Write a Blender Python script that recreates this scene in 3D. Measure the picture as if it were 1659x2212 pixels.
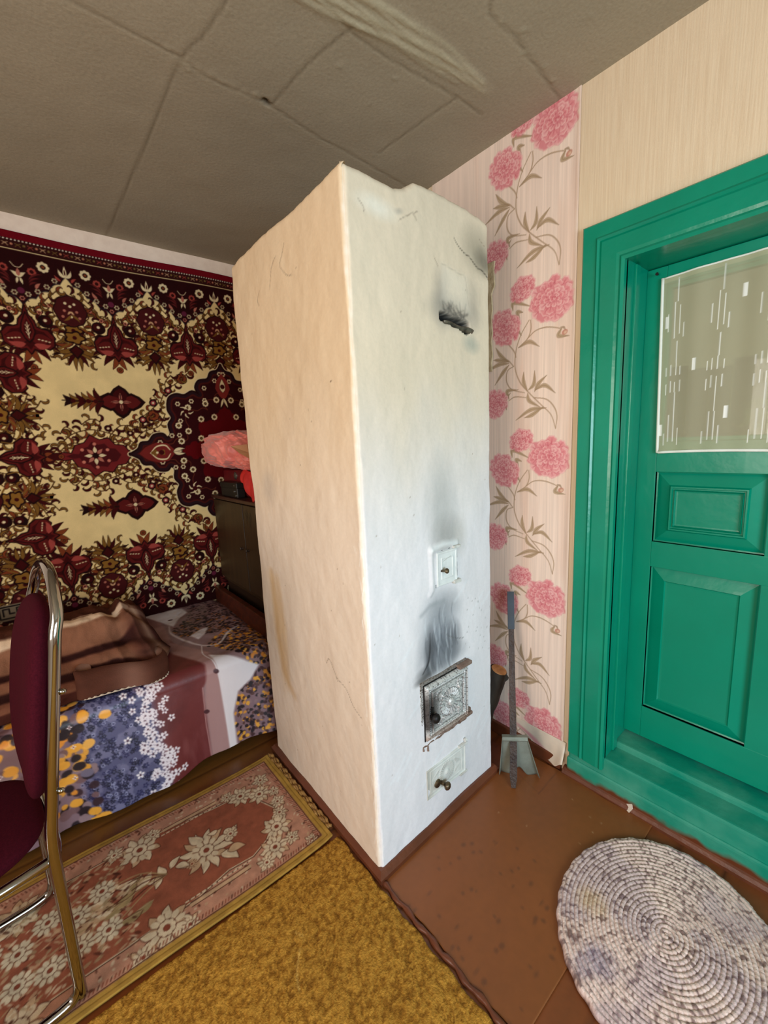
import bpy, bmesh, math, random
import numpy as np
from mathutils import Vector, Matrix, noise as mnoise

for o in list(bpy.data.objects):
    bpy.data.objects.remove(o, do_unlink=True)
SC = bpy.context.scene
COL = SC.collection
random.seed(4)
RNG = np.random.default_rng(7)

# ------------------------------------------------------------------ camera
def make_camera():
    yaw, pitch, roll, f = .693, -.164, -.0448, 912.5
    fw = Vector((math.sin(yaw)*math.cos(pitch), math.cos(yaw)*math.cos(pitch), math.sin(pitch)))
    r = Vector((math.cos(yaw), -math.sin(yaw), 0)); u = r.cross(fw)
    c, s = math.cos(roll), math.sin(roll)
    R, U = c*r + s*u, -s*r + c*u
    cd = bpy.data.cameras.new('camera'); cam = bpy.data.objects.new('camera', cd); COL.objects.link(cam)
    cd.sensor_fit = 'HORIZONTAL'; cd.sensor_width = 36; cd.lens = f*36/1659
    cd.clip_start = .02
    m = Matrix(((R.x, U.x, -fw.x), (R.y, U.y, -fw.y), (R.z, U.z, -fw.z))).to_4x4()
    m.translation = Vector((-.615, -.832, 1.222))
    cam.matrix_world = m
    SC.camera = cam
make_camera()

# ------------------------------------------------------------------ light
SC.view_settings.view_transform = 'Standard'
SC.view_settings.look = 'None'
SC.view_settings.gamma = 1
SC.view_settings.use_curve_mapping = False
SC.view_settings.exposure = 0.36
world = bpy.data.worlds.new('sky'); SC.world = world; world.use_nodes = True
wn = world.node_tree.nodes; wl = world.node_tree.links
bg = wn['Background']; sky = wn.new('ShaderNodeTexSky')
sky.sky_type = 'NISHITA'; sky.sun_elevation = math.radians(38); sky.sun_rotation = math.radians(200)
sky.sun_disc = False
wl.new(sky.outputs[0], bg.inputs[0]); bg.inputs[1].default_value = .10

def area(name, loc, rot, sx, sy, power, color):
    d = bpy.data.lights.new(name, 'AREA'); d.shape = 'RECTANGLE'; d.size = sx; d.size_y = sy
    d.energy = power; d.color = color
    o = bpy.data.objects.new(name, d); COL.objects.link(o); o.location = loc; o.rotation_euler = rot
    return o
# daylight entering through the window behind the camera (back wall); the left lamp is an added warm fill
area('window_daylight_back', (-.75, -2.72, 1.12), (math.radians(90), 0, 0), 1.3, 1.05, 52, (.62, .84, 1.0))
area('added_warm_fill_left', (-2.22, -.55, 1.25), (0, math.radians(-90), 0), 1.0, 1.0, 24, (1.0, .87, .77))  # added to warm the stove's left face, floral wall and door

# ------------------------------------------------------------------ helpers
def lin(c):
    c = np.asarray(c, dtype=float)/255.
    return np.where(c <= .04045, c/12.92, ((c+.055)/1.055)**2.4)
def l4(c): a = lin(c); return (float(a[0]), float(a[1]), float(a[2]), 1)

class NT:
    def __init__(s, m): s.t = m.node_tree; s.n = s.t.nodes; s.l = s.t.links
    def new(s, ty, **kw):
        n = s.n.new(ty)
        for k, v in kw.items():
            if k.startswith('i_'): n.inputs[int(k[2:])].default_value = v
            else: setattr(n, k, v)
        return n
    def link(s, a, b): s.l.new(a, b)

def mat(name, c, rough=.6, metal=0., var=None, vscale=8., vdetail=4., bump=0., bscale=60., bdist=.01, stretch=(1, 1, 1),
        attr=False, coat=0., sheen=0., alpha_attr=False, spec=.5, fine=0., fscale=400.):
    """c: main colour (0-255); var: second colour mixed by noise; attr: colour comes from the surface's own colour layer"""
    m = bpy.data.materials.new(name); m.use_nodes = True; T = NT(m); b = T.n['Principled BSDF']
    b.inputs['Roughness'].default_value = rough; b.inputs['Metallic'].default_value = metal
    b.inputs['Coat Weight'].default_value = coat; b.inputs['Sheen Weight'].default_value = sheen
    b.inputs['Specular IOR Level'].default_value = spec
    co = T.new('ShaderNodeTexCoord'); mp = T.new('ShaderNodeMapping'); mp.inputs['Scale'].default_value = stretch
    T.link(co.outputs['Object'], mp.inputs[0])
    def nz(scale, detail=3.):
        n = T.new('ShaderNodeTexNoise'); n.inputs['Scale'].default_value = scale; n.inputs['Detail'].default_value = detail
        T.link(mp.outputs[0], n.inputs['Vector']); return n
    out = None
    if attr:
        a = T.new('ShaderNodeAttribute'); a.attribute_name = 'Col'; out = a.outputs['Color']
        if alpha_attr: T.link(a.outputs['Alpha'], b.inputs['Alpha'])
    if var is not None and not attr:
        n = nz(vscale, vdetail); rp = T.new('ShaderNodeValToRGB')
        rp.color_ramp.elements[0].position = .35; rp.color_ramp.elements[1].position = .68
        rp.color_ramp.elements[0].color = l4(c); rp.color_ramp.elements[1].color = l4(var)
        T.link(n.outputs[0], rp.inputs[0]); out = rp.outputs[0]
    if fine > 0:
        n = nz(fscale, 2.); mr = T.new('ShaderNodeMapRange'); mr.inputs[1].default_value = .3; mr.inputs[2].default_value = .7
        mr.inputs[3].default_value = 1-fine; mr.inputs[4].default_value = 1+fine
        T.link(n.outputs[0], mr.inputs[0])
        mx = T.new('ShaderNodeVectorMath', operation='SCALE')
        if out is None: mx.inputs[0].default_value = l4(c)[:3]
        else: T.link(out, mx.inputs[0])
        T.link(mr.outputs[0], mx.inputs['Scale']); out = mx.outputs[0]
    if out is None: b.inputs['Base Color'].default_value = l4(c)
    else: T.link(out, b.inputs['Base Color'])
    if bump > 0:
        n = nz(bscale, 4.); bp = T.new('ShaderNodeBump'); bp.inputs['Strength'].default_value = bump
        bp.inputs['Distance'].default_value = bdist
        T.link(n.outputs[0], bp.inputs['Height']); T.link(bp.outputs[0], b.inputs['Normal'])
    return m

def empty(name, loc=(0, 0, 0), rz=0, parent=None):
    o = bpy.data.objects.new(name, None); COL.objects.link(o); o.location = loc; o.rotation_euler = (0, 0, rz)
    o.empty_display_size = .05
    if parent: o.parent = parent
    return o
def tag(o, label, cat, group=None, kind=None):
    o['label'] = label; o['category'] = cat
    if group: o['group'] = group
    if kind: o['kind'] = kind
    return o
def struct(o): o['kind'] = 'structure'; return o

def link_mesh(name, me, m, parent=None, smooth=False):
    if not isinstance(m, (list, tuple)): m = [m]
    for k in m: me.materials.append(k)
    if smooth: me.polygons.foreach_set('use_smooth', [True]*len(me.polygons))
    o = bpy.data.objects.new(name, me); COL.objects.link(o)
    if parent: o.parent = parent
    return o
def obj(name, bm, m, parent=None, smooth=False):
    me = bpy.data.meshes.new(name); bmesh.ops.recalc_face_normals(bm, faces=bm.faces[:]); bm.to_mesh(me); bm.free()
    return link_mesh(name, me, m, parent, smooth)
def py_mesh(name, verts, faces, m, parent=None, smooth=False):
    me = bpy.data.meshes.new(name); me.from_pydata([tuple(map(float, v)) for v in verts], [], faces); me.update()
    return link_mesh(name, me, m, parent, smooth)
def box(bm, x0, x1, y0, y1, z0, z1, bev=0., seg=2):
    r = bmesh.ops.create_cube(bm, size=1)
    vs = r['verts']
    for v in vs:
        v.co = Vector(((x0+x1)/2+v.co.x*(x1-x0), (y0+y1)/2+v.co.y*(y1-y0), (z0+z1)/2+v.co.z*(z1-z0)))
    if bev > 0:
        es = list({e for v in vs for e in v.link_edges})
        bmesh.ops.bevel(bm, geom=es, offset=bev, segments=seg, affect='EDGES', profile=.6)
    return bm
def NB(): return bmesh.new()
def catmull(pts, n=8, closed=False):
    P = [np.array(p, float) for p in pts]; out = []
    N = len(P); rng = range(N) if closed else range(N-1)
    for i in rng:
        p1, p2 = P[i], P[(i+1) % N]
        p0 = P[(i-1) % N] if closed or i > 0 else 2*p1-p2
        p3 = P[(i+2) % N] if closed or i+2 < N else 2*p2-p1
        for k in range(n):
            t = k/n
            out.append(.5*((2*p1)+(-p0+p2)*t+(2*p0-5*p1+4*p2-p3)*t*t+(-p0+3*p1-3*p2+p3)*t**3))
    if not closed: out.append(P[-1])
    return out
def tube(bm, pts, rad, seg=12, closed=False, flat=1., cap=True):
    P = [Vector(p) for p in pts]; n = len(P); rs = rad if hasattr(rad, '__len__') else [rad]*n
    rings = []; up = None
    for i in range(n):
        a = P[(i-1) % n] if closed or i > 0 else P[i]; b = P[(i+1) % n] if closed or i < n-1 else P[i]
        t = (b-a).normalized()
        if up is None: up = Vector((0, 0, 1)) if abs(t.z) < .9 else Vector((1, 0, 0))
        up = (up - t*up.dot(t)).normalized(); s = t.cross(up)
        rings.append([bm.verts.new(P[i]+(up*math.cos(k*2*math.pi/seg)*flat+s*math.sin(k*2*math.pi/seg))*rs[i]) for k in range(seg)])
    m = n if closed else n-1
    for i in range(m):
        A, B = rings[i], rings[(i+1) % n]
        for k in range(seg): bm.faces.new((A[k], A[(k+1) % seg], B[(k+1) % seg], B[k]))
    if not closed and cap: bm.faces.new(rings[0][::-1]); bm.faces.new(rings[-1])
    return bm
def lathe(bm, c, axis, prof, seg=20):
    """prof: (distance along axis, radius)"""
    ax = Vector(axis).normalized(); u = ax.orthogonal().normalized(); w = ax.cross(u); c = Vector(c); R = []
    for d, r in prof:
        R.append([bm.verts.new(c+ax*d+(u*math.cos(k*2*math.pi/seg)+w*math.sin(k*2*math.pi/seg))*max(r, 1e-4)) for k in range(seg)])
    for a, b in zip(R[:-1], R[1:]):
        for k in range(seg): bm.faces.new((a[k], a[(k+1) % seg], b[(k+1) % seg], b[k]))
    bm.faces.new(R[0][::-1]); bm.faces.new(R[-1])
    return bm

def _hash(ix, iy, seed):
    h = (ix*374761393 + iy*668265263 + seed*974634777) & 0xffffffff
    h = ((h ^ (h >> 13))*1274126177) & 0xffffffff
    return ((h ^ (h >> 16)) & 0xffff)/65535.
def vnoise(x, y, seed=0):
    x = np.asarray(x, float); y = np.asarray(y, float)
    ix = np.floor(x).astype(np.int64); iy = np.floor(y).astype(np.int64); fx = x-ix; fy = y-iy
    fx = fx*fx*(3-2*fx); fy = fy*fy*(3-2*fy)
    a = _hash(ix, iy, seed); b = _hash(ix+1, iy, seed); c = _hash(ix, iy+1, seed); d = _hash(ix+1, iy+1, seed)
    return (a*(1-fx)+b*fx)*(1-fy)+(c*(1-fx)+d*fx)*fy
def fbm(x, y, seed=0, oct=4):
    s = 0; a = .5
    for k in range(oct): s = s+a*vnoise(x*2**k, y*2**k, seed+k*17); a *= .5
    return s/(1-.5**oct)
def sm(a, b, x):
    t = np.clip((x-a)/(b-a), 0, 1); return t*t*(3-2*t)

class Canvas:
    """a grid of surface points that shapes are drawn on: colour, opacity and relief of one surface's own pattern"""
    def __init__(s, U, V, base):
        s.U, s.V = np.array(U, float), np.array(V, float)
        s.C = np.ones((len(s.V), len(s.U), 3))*np.array(base, float); s.A = np.ones((len(s.V), len(s.U))); s.H = np.zeros((len(s.V), len(s.U)))
        s.px = float(np.median(np.diff(s.U)))
    def reg(s, x0, y0, x1, y1):
        i0, i1 = np.searchsorted(s.U, [x0, x1]); j0, j1 = np.searchsorted(s.V, [y0, y1])
        if i1 <= i0 or j1 <= j0: return None
        return slice(j0, j1), slice(i0, i1), s.U[None, i0:i1], s.V[j0:j1, None]
    def put(s, j, i, d, col, a=1., h=None, soft=None):
        soft = soft or s.px; m = np.clip(.5-d/soft, 0, 1)*a
        if col is not None: s.C[j, i] += (np.array(col, float)-s.C[j, i])*m[..., None]
        if h is not None: s.H[j, i] += h*m
    def ell(s, cx, cy, rx, ry=None, ang=0., col=None, a=1., h=None, soft=None):
        ry = ry or rx; e = max(rx, ry)+(soft or s.px)*1.5; r = s.reg(cx-e, cy-e, cx+e, cy+e)
        if r is None: return
        j, i, X, Y = r; c, sn = math.cos(ang), math.sin(ang)
        x = (X-cx)*c+(Y-cy)*sn; y = -(X-cx)*sn+(Y-cy)*c
        s.put(j, i, (np.hypot(x/rx, y/ry)-1)*min(rx, ry), col, a, h, soft)
    def poly(s, pts, col=None, a=1., h=None, soft=None, grow=0.):
        P = np.array(pts, float); e = (soft or s.px)*1.5+abs(grow); r = s.reg(P[:, 0].min()-e, P[:, 1].min()-e, P[:, 0].max()+e, P[:, 1].max()+e)
        if r is None: return
        j, i, X, Y = r; X = X+0*Y; Y = Y+0*X; d = np.full(X.shape, 1e9); ins = np.zeros(X.shape, bool)
        Q = np.roll(P, -1, 0)
        for (ax, ay), (bx, by) in zip(P, Q):
            ex, ey = bx-ax, by-ay; L = ex*ex+ey*ey
            if L < 1e-14: continue
            t = np.clip(((X-ax)*ex+(Y-ay)*ey)/L, 0, 1); d = np.minimum(d, (X-ax-t*ex)**2+(Y-ay-t*ey)**2)
            if ey != 0: ins ^= ((ay > Y) != (by > Y)) & (X < (ex*(Y-ay)/ey+ax))
        d = np.sqrt(d); s.put(j, i, np.where(ins, -d, d)-grow, col, a, h, soft)
    def stroke(s, pts, w, col=None, a=1., h=None, soft=None, smooth=0):
        if smooth: pts = catmull(pts, smooth)
        P = np.array(pts, float); W = np.array(w, float) if hasattr(w, '__len__') else np.array([w, w], float)
        W = np.interp(np.linspace(0, 1, len(P)), np.linspace(0, 1, len(W)), W)/2
        e = W.max()+(soft or s.px)*1.5; r = s.reg(P[:, 0].min()-e, P[:, 1].min()-e, P[:, 0].max()+e, P[:, 1].max()+e)
        if r is None: return
        j, i, X, Y = r; d = np.full((X+0*Y).shape, 1e9)
        for k in range(len(P)-1):
            ax, ay = P[k]; ex, ey = P[k+1]-P[k]; L = ex*ex+ey*ey+1e-14
            t = np.clip(((X-ax)*ex+(Y-ay)*ey)/L, 0, 1)
            d = np.minimum(d, np.hypot(X-ax-t*ex, Y-ay-t*ey)-(W[k]*(1-t)+W[k+1]*t))
        s.put(j, i, d, col, a, h, soft)
    def mesh(s, name, fn, m, parent=None, flip=False, smooth=True, closed_u=False, extra=None):
        """fn(U, V, H) -> X, Y, Z arrays"""
        Ug, Vg = np.meshgrid(s.U, s.V); X, Y, Z = fn(Ug, Vg, s.H); nv, nu = Ug.shape
        co = np.stack([X+0*Ug, Y+0*Ug, Z+0*Ug], -1).reshape(-1, 3)
        idx = np.arange(nu*nv).reshape(nv, nu)
        if closed_u: idx = np.concatenate([idx, idx[:, :1]], 1)
        q = np.stack([idx[:-1, :-1], idx[:-1, 1:], idx[1:, 1:], idx[1:, :-1]], -1).reshape(-1, 4)
        if flip: q = q[:, ::-1]
        col = np.concatenate([lin(np.clip(s.C, 0, 255)).reshape(-1, 3), s.A.reshape(-1, 1)], 1)
        faces_extra = []
        if extra is None and closed_u:   # close both ends with a fan
            nv_ = idx.shape[0]
            def extra(co_, idx_):
                k0 = len(co_); ev_, ef_, ec_ = [], [], []
                for e_, row in enumerate((idx_[0, :-1], idx_[-1, :-1])):
                    ev_.append(co_[row].mean(0)); ec_.append(col[row].mean(0)); rg = list(row)
                    for q_ in range(len(rg)):
                        tri = [rg[(q_+1) % len(rg)], rg[q_], k0+e_]; tri = tri if e_ == 0 else tri[::-1]
                        ef_.append(tri[::-1] if flip else tri)
                return np.array(ev_), ef_, np.array(ec_)
        if extra:
            ev, ef, ec = extra(co, idx); off = len(co)
            if len(ev): co = np.concatenate([co, ev]); col = np.concatenate([col, ec])
            faces_extra = ef
        me = bpy.data.meshes.new(name); nq = len(q)
        lo = [q.ravel()]+[np.array(f) for f in faces_extra]; loops = np.concatenate(lo)
        starts = list(range(0, nq*4, 4)); k = nq*4
        for f in faces_extra: starts.append(k); k += len(f)
        me.vertices.add(len(co)); me.vertices.foreach_set('co', co.astype(np.float32).ravel())
        me.loops.add(len(loops)); me.loops.foreach_set('vertex_index', loops.astype(np.int32))
        me.polygons.add(len(starts)); me.polygons.foreach_set('loop_start', np.array(starts, np.int32))
        me.update(calc_edges=True); me.validate()
        at = me.color_attributes.new('Col', 'FLOAT_COLOR', 'POINT'); at.data.foreach_set('color', col.astype(np.float32).ravel())
        return link_mesh(name, me, m, parent, smooth)

def steps(*parts):
    """grid coordinates from (start, end, step) runs"""
    o = []
    for a, b, st in parts: o += list(np.linspace(a, b, max(1, int(round((b-a)/st))), endpoint=False))
    return o+[parts[-1][1]]
class TF:
    def __init__(s, cx, cy, rot=0., sc=1., mx=1.): s.a = (cx, cy, math.cos(rot), math.sin(rot), sc, mx); s.rot = rot; s.sc = sc; s.mx = mx
    def __call__(s, pts):
        cx, cy, c, sn, k, mx = s.a
        return [(cx+k*(c*mx*x-sn*y), cy+k*(sn*mx*x+c*y)) for x, y in pts]
def leaf_pts(a, b, w, bend=0., n=7):
    a = np.array(a, float); b = np.array(b, float); d = b-a; nrm = np.array([-d[1], d[0]]); L = np.hypot(*d); nrm = nrm/(L+1e-9)
    up, dn = [], []
    for k in range(n+1):
        t = k/n; c = a+d*t+nrm*bend*L*4*t*(1-t)*.5; ww = w*math.sin(math.pi*min(1, t**.75))*.5
        up.append(tuple(c+nrm*ww)); dn.append(tuple(c-nrm*ww))
    return up+dn[::-1]

W, L, H = .745, 1.554, 2.2          # right wall plane, carpet wall plane, ceiling height
BX, BY = -2.3, -2.8                  # left wall, back wall

# ------------------------------------------------------------------ materials
M = {}
M['green'] = mat('green_gloss_paint', (0, 143, 112), rough=.26, var=(0, 134, 104), vscale=5, bump=.25, bscale=28, bdist=.006, coat=.1, spec=.4)
M['green_panel'] = mat('green_gloss_paint_leaf', (0, 140, 110), rough=.28, var=(0, 132, 103), vscale=4, bump=.18, bscale=20, bdist=.006, coat=.1, spec=.35)
M['iron'] = mat('dark_iron', (38, 35, 34), rough=.5, metal=.6)
M['steel'] = mat('steel', (150, 148, 142), rough=.35, metal=.9)
M['chrome'] = mat('chrome', (170, 168, 164), rough=.10, metal=1.)
M['wood_dark'] = mat('dark_red_brown_wood', (92, 38, 20), rough=.4, var=(60, 24, 14), vscale=4, stretch=(1, 12, 12))
M['floor'] = mat('brown_floor_paint', (118, 66, 32), rough=.36, attr=True, fine=.05, fscale=60, bump=.12, bscale=40, bdist=.004)

# ------------------------------------------------------------------ floor, ceiling, walls
def build_floor():
    U = steps((BX, -1.0, .1), (-1.0, .76, .012)); V = steps((BY, -.8, .1), (-.8, 1.0, .008), (1.0, L, .1))
    cv = Canvas(U, V, (122, 66, 32)); X, Y = np.meshgrid(cv.U, cv.V)
    n = fbm(X*3, Y*18, 3)[..., None]; cv.C = cv.C*(1+(n-.5)*.22)
    ob = sm(.45, .75, Y)[..., None]*sm(.1, -.1, X)[..., None]; cv.C = cv.C*(1-ob)+np.array((112, 72, 30))*ob*(1+(n-.5)*.3)
    for y in np.arange(BY, 1.5, .107):
        cv.stroke([(BX, y+.012), (W, y+.012)], .005, (58, 30, 16), .8, h=-.0025, soft=.010)
    spots = RNG.uniform(0, 1, (60, 4))
    for a, b, c, d in spots:
        cv.ell(-.9+a*1.6, -.7+b*1.5, .002+.004*c, None, 0, (70, 36, 20), .5)
    o = cv.mesh('floor', lambda u, v, h: (u, v, h), M['floor'])
    return struct(o)
build_floor()

M['ceiling'] = mat('painted_cardboard', (130, 118, 98), rough=.85, attr=True, bump=.25, bscale=90, bdist=.004, fine=.06, fscale=140, spec=.15)
def build_ceiling():
    U = steps((BX, -1.3, .1), (-1.3, .76, .007)); V = steps((BY, -.7, .1), (-.7, L+.01, .007))
    cv = Canvas(U, V, (162, 151, 130)); X, Y = np.meshgrid(cv.U, cv.V)
    n = fbm(X*2.2, Y*2.2, 5)[..., None]; cv.C = cv.C*(1+(n-.5)*.14)
    cv.H += (fbm(X*3, Y*3, 9)-.5)*.009
    dk, lt = (112, 100, 80), (178, 166, 142)
    def seam(pts, d=.006, w=.006, wide=.035):
        cv.stroke(pts, w*.6, dk, .8, h=.003, soft=.009, smooth=3)
        P = np.array(pts); q = P[-1]-P[0]; nn = np.array([-q[1], q[0]])/np.hypot(*q)
        cv.stroke(P+nn*wide*.5, wide, lt, .12, h=-.002, soft=.02)
    seam([(-.10, -.6), (-.138, .231), (-.175, .418), (-.179, .777), (-.198, 1.55)])
    seam([(-.183, .415), (-.092, .437), (.056, .424), (.256, .455), (.427, .462), (.76, .492)], wide=.03)
    seam([(.0, .07), (.145, .107), (.298, .100), (.456, .083), (.60, .075)], wide=.02)
    seam([(.072, .42), (.088, .25), (.125, .09)], wide=-.05)
    seam([(.455, .40), (.477, .175), (.49, .08)], wide=.03)
    seam([(.30, -.40), (.335, -.148), (.457, -.13), (.745, -.10)], wide=.03)
    seam([(-1.3, .40), (-.183, .415)], wide=.03)
    seam([(-.9, -.6), (-.92, 1.55)], wide=.03)
    cv.ell(.056, .422, .012, .005, .4, (18, 14, 10), 1, h=.012)
    for k in range(7):   # torn lip next to the hole
        cv.ell(-.16+.03*k, .425+.005*math.sin(k*3), .014, .008, k, lt, .35, h=-.003, soft=.01)
    # wrinkled film glued below the ceiling, light where it hangs down
    def at(t, w_):   # runs from near the camera towards the right wall
        return (-.28+.82*t, .070-.052*t+.006*math.sin(6*t)+w_)
    for k in range(16):
        w_ = -.060+.12*k/15; a0 = .0+.08*RNG.random(); b0 = 1-.35*abs(w_)/.06*RNG.random()-.03*RNG.random()
        pts = [at(a0+(b0-a0)*q/10, w_*(1-.55*(q/10))+.006*math.sin(q*1.3+k)) for q in range(11)]
        cv.stroke(pts, [.003, .010, .004], (206, 200, 172) if k % 3 else (160, 150, 124), .5, h=-.0055 if k % 2 else .002, soft=.009, smooth=2)
    cv.stroke([at(q/10, 0) for q in range(11)], [.10, .13, .08, .03], (190, 182, 156), .30, h=-.005, soft=.03)
    for k in range(46):  # nail heads
        x, y = RNG.uniform(-1.1, .7), RNG.uniform(-.5, 1.4)
        cv.ell(x, y, .006, None, 0, (150, 140, 118), .35, h=-.003, soft=.008)
    for x, y in [(.40, -.13), (.46, -.15), (.52, -.12), (.60, -.13), (.34, -.2), (-.21, .41), (-.15, .44), (.02, .41), (.66, -.12), (.3, .14), (.16, .2)]:
        cv.ell(x, y, .005, None, 0, (165, 156, 132), .6, h=-.005, soft=.007)
    o = cv.mesh('ceiling', lambda u, v, h: (u, v, H+h), M['ceiling'], flip=True)
    return struct(o)
build_ceiling()

M['wall_plain'] = mat('striped_cream_wallpaper', (238, 216, 184), rough=.75, var=(228, 202, 168), vscale=5.5, vdetail=6, bump=.3, bscale=30,
                      bdist=.003, stretch=(60, 60, 1.2), spec=.2, fine=.03, fscale=5)
M['wall_grey'] = mat('pale_wallpaper', (240, 218, 198), rough=.8, var=(232, 208, 188), vscale=30, bump=.1, bscale=80, spec=.2)
# right wall: solid pieces round the door opening
OY0, OY1, OZ = -1.10, -.300, 1.705
bm = NB(); box(bm, W, W+.22, OY1, L+.1, 0, H+.02); box(bm, W, W+.22, OY0, OY1, OZ, H+.02); box(bm, W, W+.22, BY, OY0, 0, H+.02)
wall_right = struct(obj('wall_right', bm, M['wall_plain']))
# back-left (carpet) wall, left wall with a window, back wall with a window
bm = NB(); box(bm, BX, W+.22, L, L+.15, 0, H+.02); struct(obj('wall_back', bm, M['wall_grey']))
def wall_with_window(name, ax, c, a0, a1, w0, w1, z0, z1, th):
    bm = NB()
    def bb(p0, p1, q0, q1):
        if ax == 'y': box(bm, p0, p1, c-th, c, q0, q1)
        else: box(bm, c-th, c, p0, p1, q0, q1)
    bb(a0, w0, 0, H); bb(w1, a1, 0, H); bb(w0, w1, 0, z0); bb(w0, w1, z1, H)
    return struct(obj(name, bm, M['wall_grey']))
wall_with_window('wall_front', 'y', BY, BX, W+.22, -1.4, -.1, .6, 1.65, .15)
wall_with_window('wall_left', 'x', BX, BY, L, -1.05, -.05, .75, 1.75, .15)
M['white_frame'] = mat('white_window_paint', (225, 225, 220), rough=.4)
for nm, ax in (('window_1', 'y'), ('window_2', 'x')):
    bm = NB(); w0, w1, z0, z1 = (-1.4, -.1, .6, 1.65) if ax == 'y' else (-1.05, -.05, .75, 1.75)
    for a, b, c_, d in ((w0, w0+.05, z0, z1), (w1-.05, w1, z0, z1), (w0, w1, z0, z0+.05), (w0, w1, z1-.05, z1), ((w0+w1)/2-.03, (w0+w1)/2+.03, z0, z1)):
        if ax == 'y': box(bm, a, b, BY-.12, BY-.08, c_, d)
        else: box(bm, BX-.12, BX-.08, a, b, c_, d)
    struct(obj(nm, bm, M['white_frame']))

# ------------------------------------------------------------------ floral wallpaper strip beside the stove
M['floral'] = mat('floral_wallpaper', (225, 200, 170), rough=.7, attr=True, bump=.25, bscale=30, bdist=.002, stretch=(60, 60, 1.2), spec=.2, fine=.015, fscale=9)
def peony(cv, cx, cy, rx, ry, rot, seed, tone=0):
    r = random.Random(seed); c, s = math.cos(rot), math.sin(rot)
    P = lambda x, y: (cx+c*x*rx-s*y*ry, cy+s*x*rx+c*y*ry)
    base, dark, lite = np.array((234, 150, 152)), (200, 92, 104), (252, 212, 204)
    pts = []
    for k in range(60):
        a = k*2*math.pi/60; q = .92+.09*math.sin(a*7+seed)+.05*math.sin(a*13+seed*2)+.04*r.random()
        pts.append(P(math.cos(a)*q, math.sin(a)*q))
    cv.poly(pts, (226, 136, 142), .9, soft=.007)
    fx, fy = .16, .10     # the heart of the flower sits off centre
    for rad, n, sz in ((.84, 13, .36), (.66, 12, .34), (.48, 10, .30), (.31, 8, .24), (.16, 5, .18), (.04, 2, .14)):
        for k in range(n):
            a = (k+r.random()*.7)*2*math.pi/n; q = rad*(.88+.24*r.random()); x, y = math.cos(a)*q+fx*(1-rad), math.sin(a)*q+fy*(1-rad)
            e = sz*(.8+.45*r.random()); t = r.random(); f = base*(1-t*.6)+np.array(lite)*t*.6; ox, oy = math.cos(a), math.sin(a)
            pet = []
            for w_ in np.linspace(-1.25, 1.25, 9):   # outer scalloped rim
                rr = e*(.62+.07*math.sin(w_*7+k)); pet.append(P(x+math.cos(a+w_)*rr*.8-ox*e*.1, y+math.sin(a+w_)*rr*.8-oy*e*.1))
            pet.append(P(x-ox*e*.55, y-oy*e*.55))
            cv.poly(pet, dark, .45, soft=.004, grow=.0016); cv.poly(pet, f, .88, soft=.003)
            cv.stroke(pet[:9], [.0008, .0022, .0030, .0022, .0008], lite, .75, soft=.0025)
            for w_ in (-.5, .1, .6): cv.stroke([P(x-ox*e*.45, y-oy*e*.45), P(x+math.cos(a+w_)*e*.2, y+math.sin(a+w_)*e*.2)], [.0030, .0008], dark, .38, soft=.003)
STEMS = [[(-.078, -.041), (-.109, -.083), (-.127, -.131), (-.13, -.188), (-.111, -.237), (-.08, -.273), (-.033, -.319), (.007, -.358), (.024, -.404)],
         [(-.083, -.099), (-.054, -.08), (-.016, -.077), (.022, -.087), (.037, -.095)], [(-.072, -.042), (-.071, -.072), (-.083, -.099), (-.118, -.122)],
         [(-.136, -.181), (-.161, -.156), (-.187, -.152)], [(-.136, -.181), (-.161, -.193), (-.164, -.23), (-.142, -.26), (-.092, -.276)],
         [(-.154, -.296), (-.129, -.286), (-.086, -.293)], [(-.057, -.296), (-.011, -.306), (.017, -.333), (.028, -.364), (.024, -.404)],
         [(-.162, -.099), (-.136, -.129), (-.127, -.152)]]
LEAVES = [[(-.118, -.122), (-.077, -.11), (-.039, -.132)], [(-.155, -.163), (-.19, -.135), (-.21, -.105)], [(-.155, -.168), (-.2, -.166), (-.255, -.185)],
          [(-.155, -.173), (-.18, -.196), (-.214, -.235)], [(-.155, -.163), (-.194, -.151), (-.22, -.146)], [(-.137, -.027), (-.125, -.055), (-.106, -.084)],
          [(-.101, -.01), (-.122, -.005), (-.113, -.027)], [(-.072, .002), (-.137, .029), (-.14, .004)], [(-.08, -.273), (-.096, -.239), (-.096, -.206)],
          [(-.077, -.268), (-.057, -.25), (-.055, -.207)], [(-.054, -.276), (-.04, -.252), (-.01, -.228)], [(-.051, -.271), (-.017, -.26), (.021, -.289)],
          [(-.154, -.291), (-.161, -.263), (-.117, -.263)], [(-.164, -.328), (-.17, -.295), (-.148, -.27)], [(-.01, -.334), (-.068, -.336), (-.125, -.367)],
          [(-.022, -.33), (-.062, -.353), (-.091, -.361)], [(-.08, -.278), (-.074, -.304), (-.033, -.329)], [(.037, -.091), (.028, -.112), (.063, -.119)]]
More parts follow.
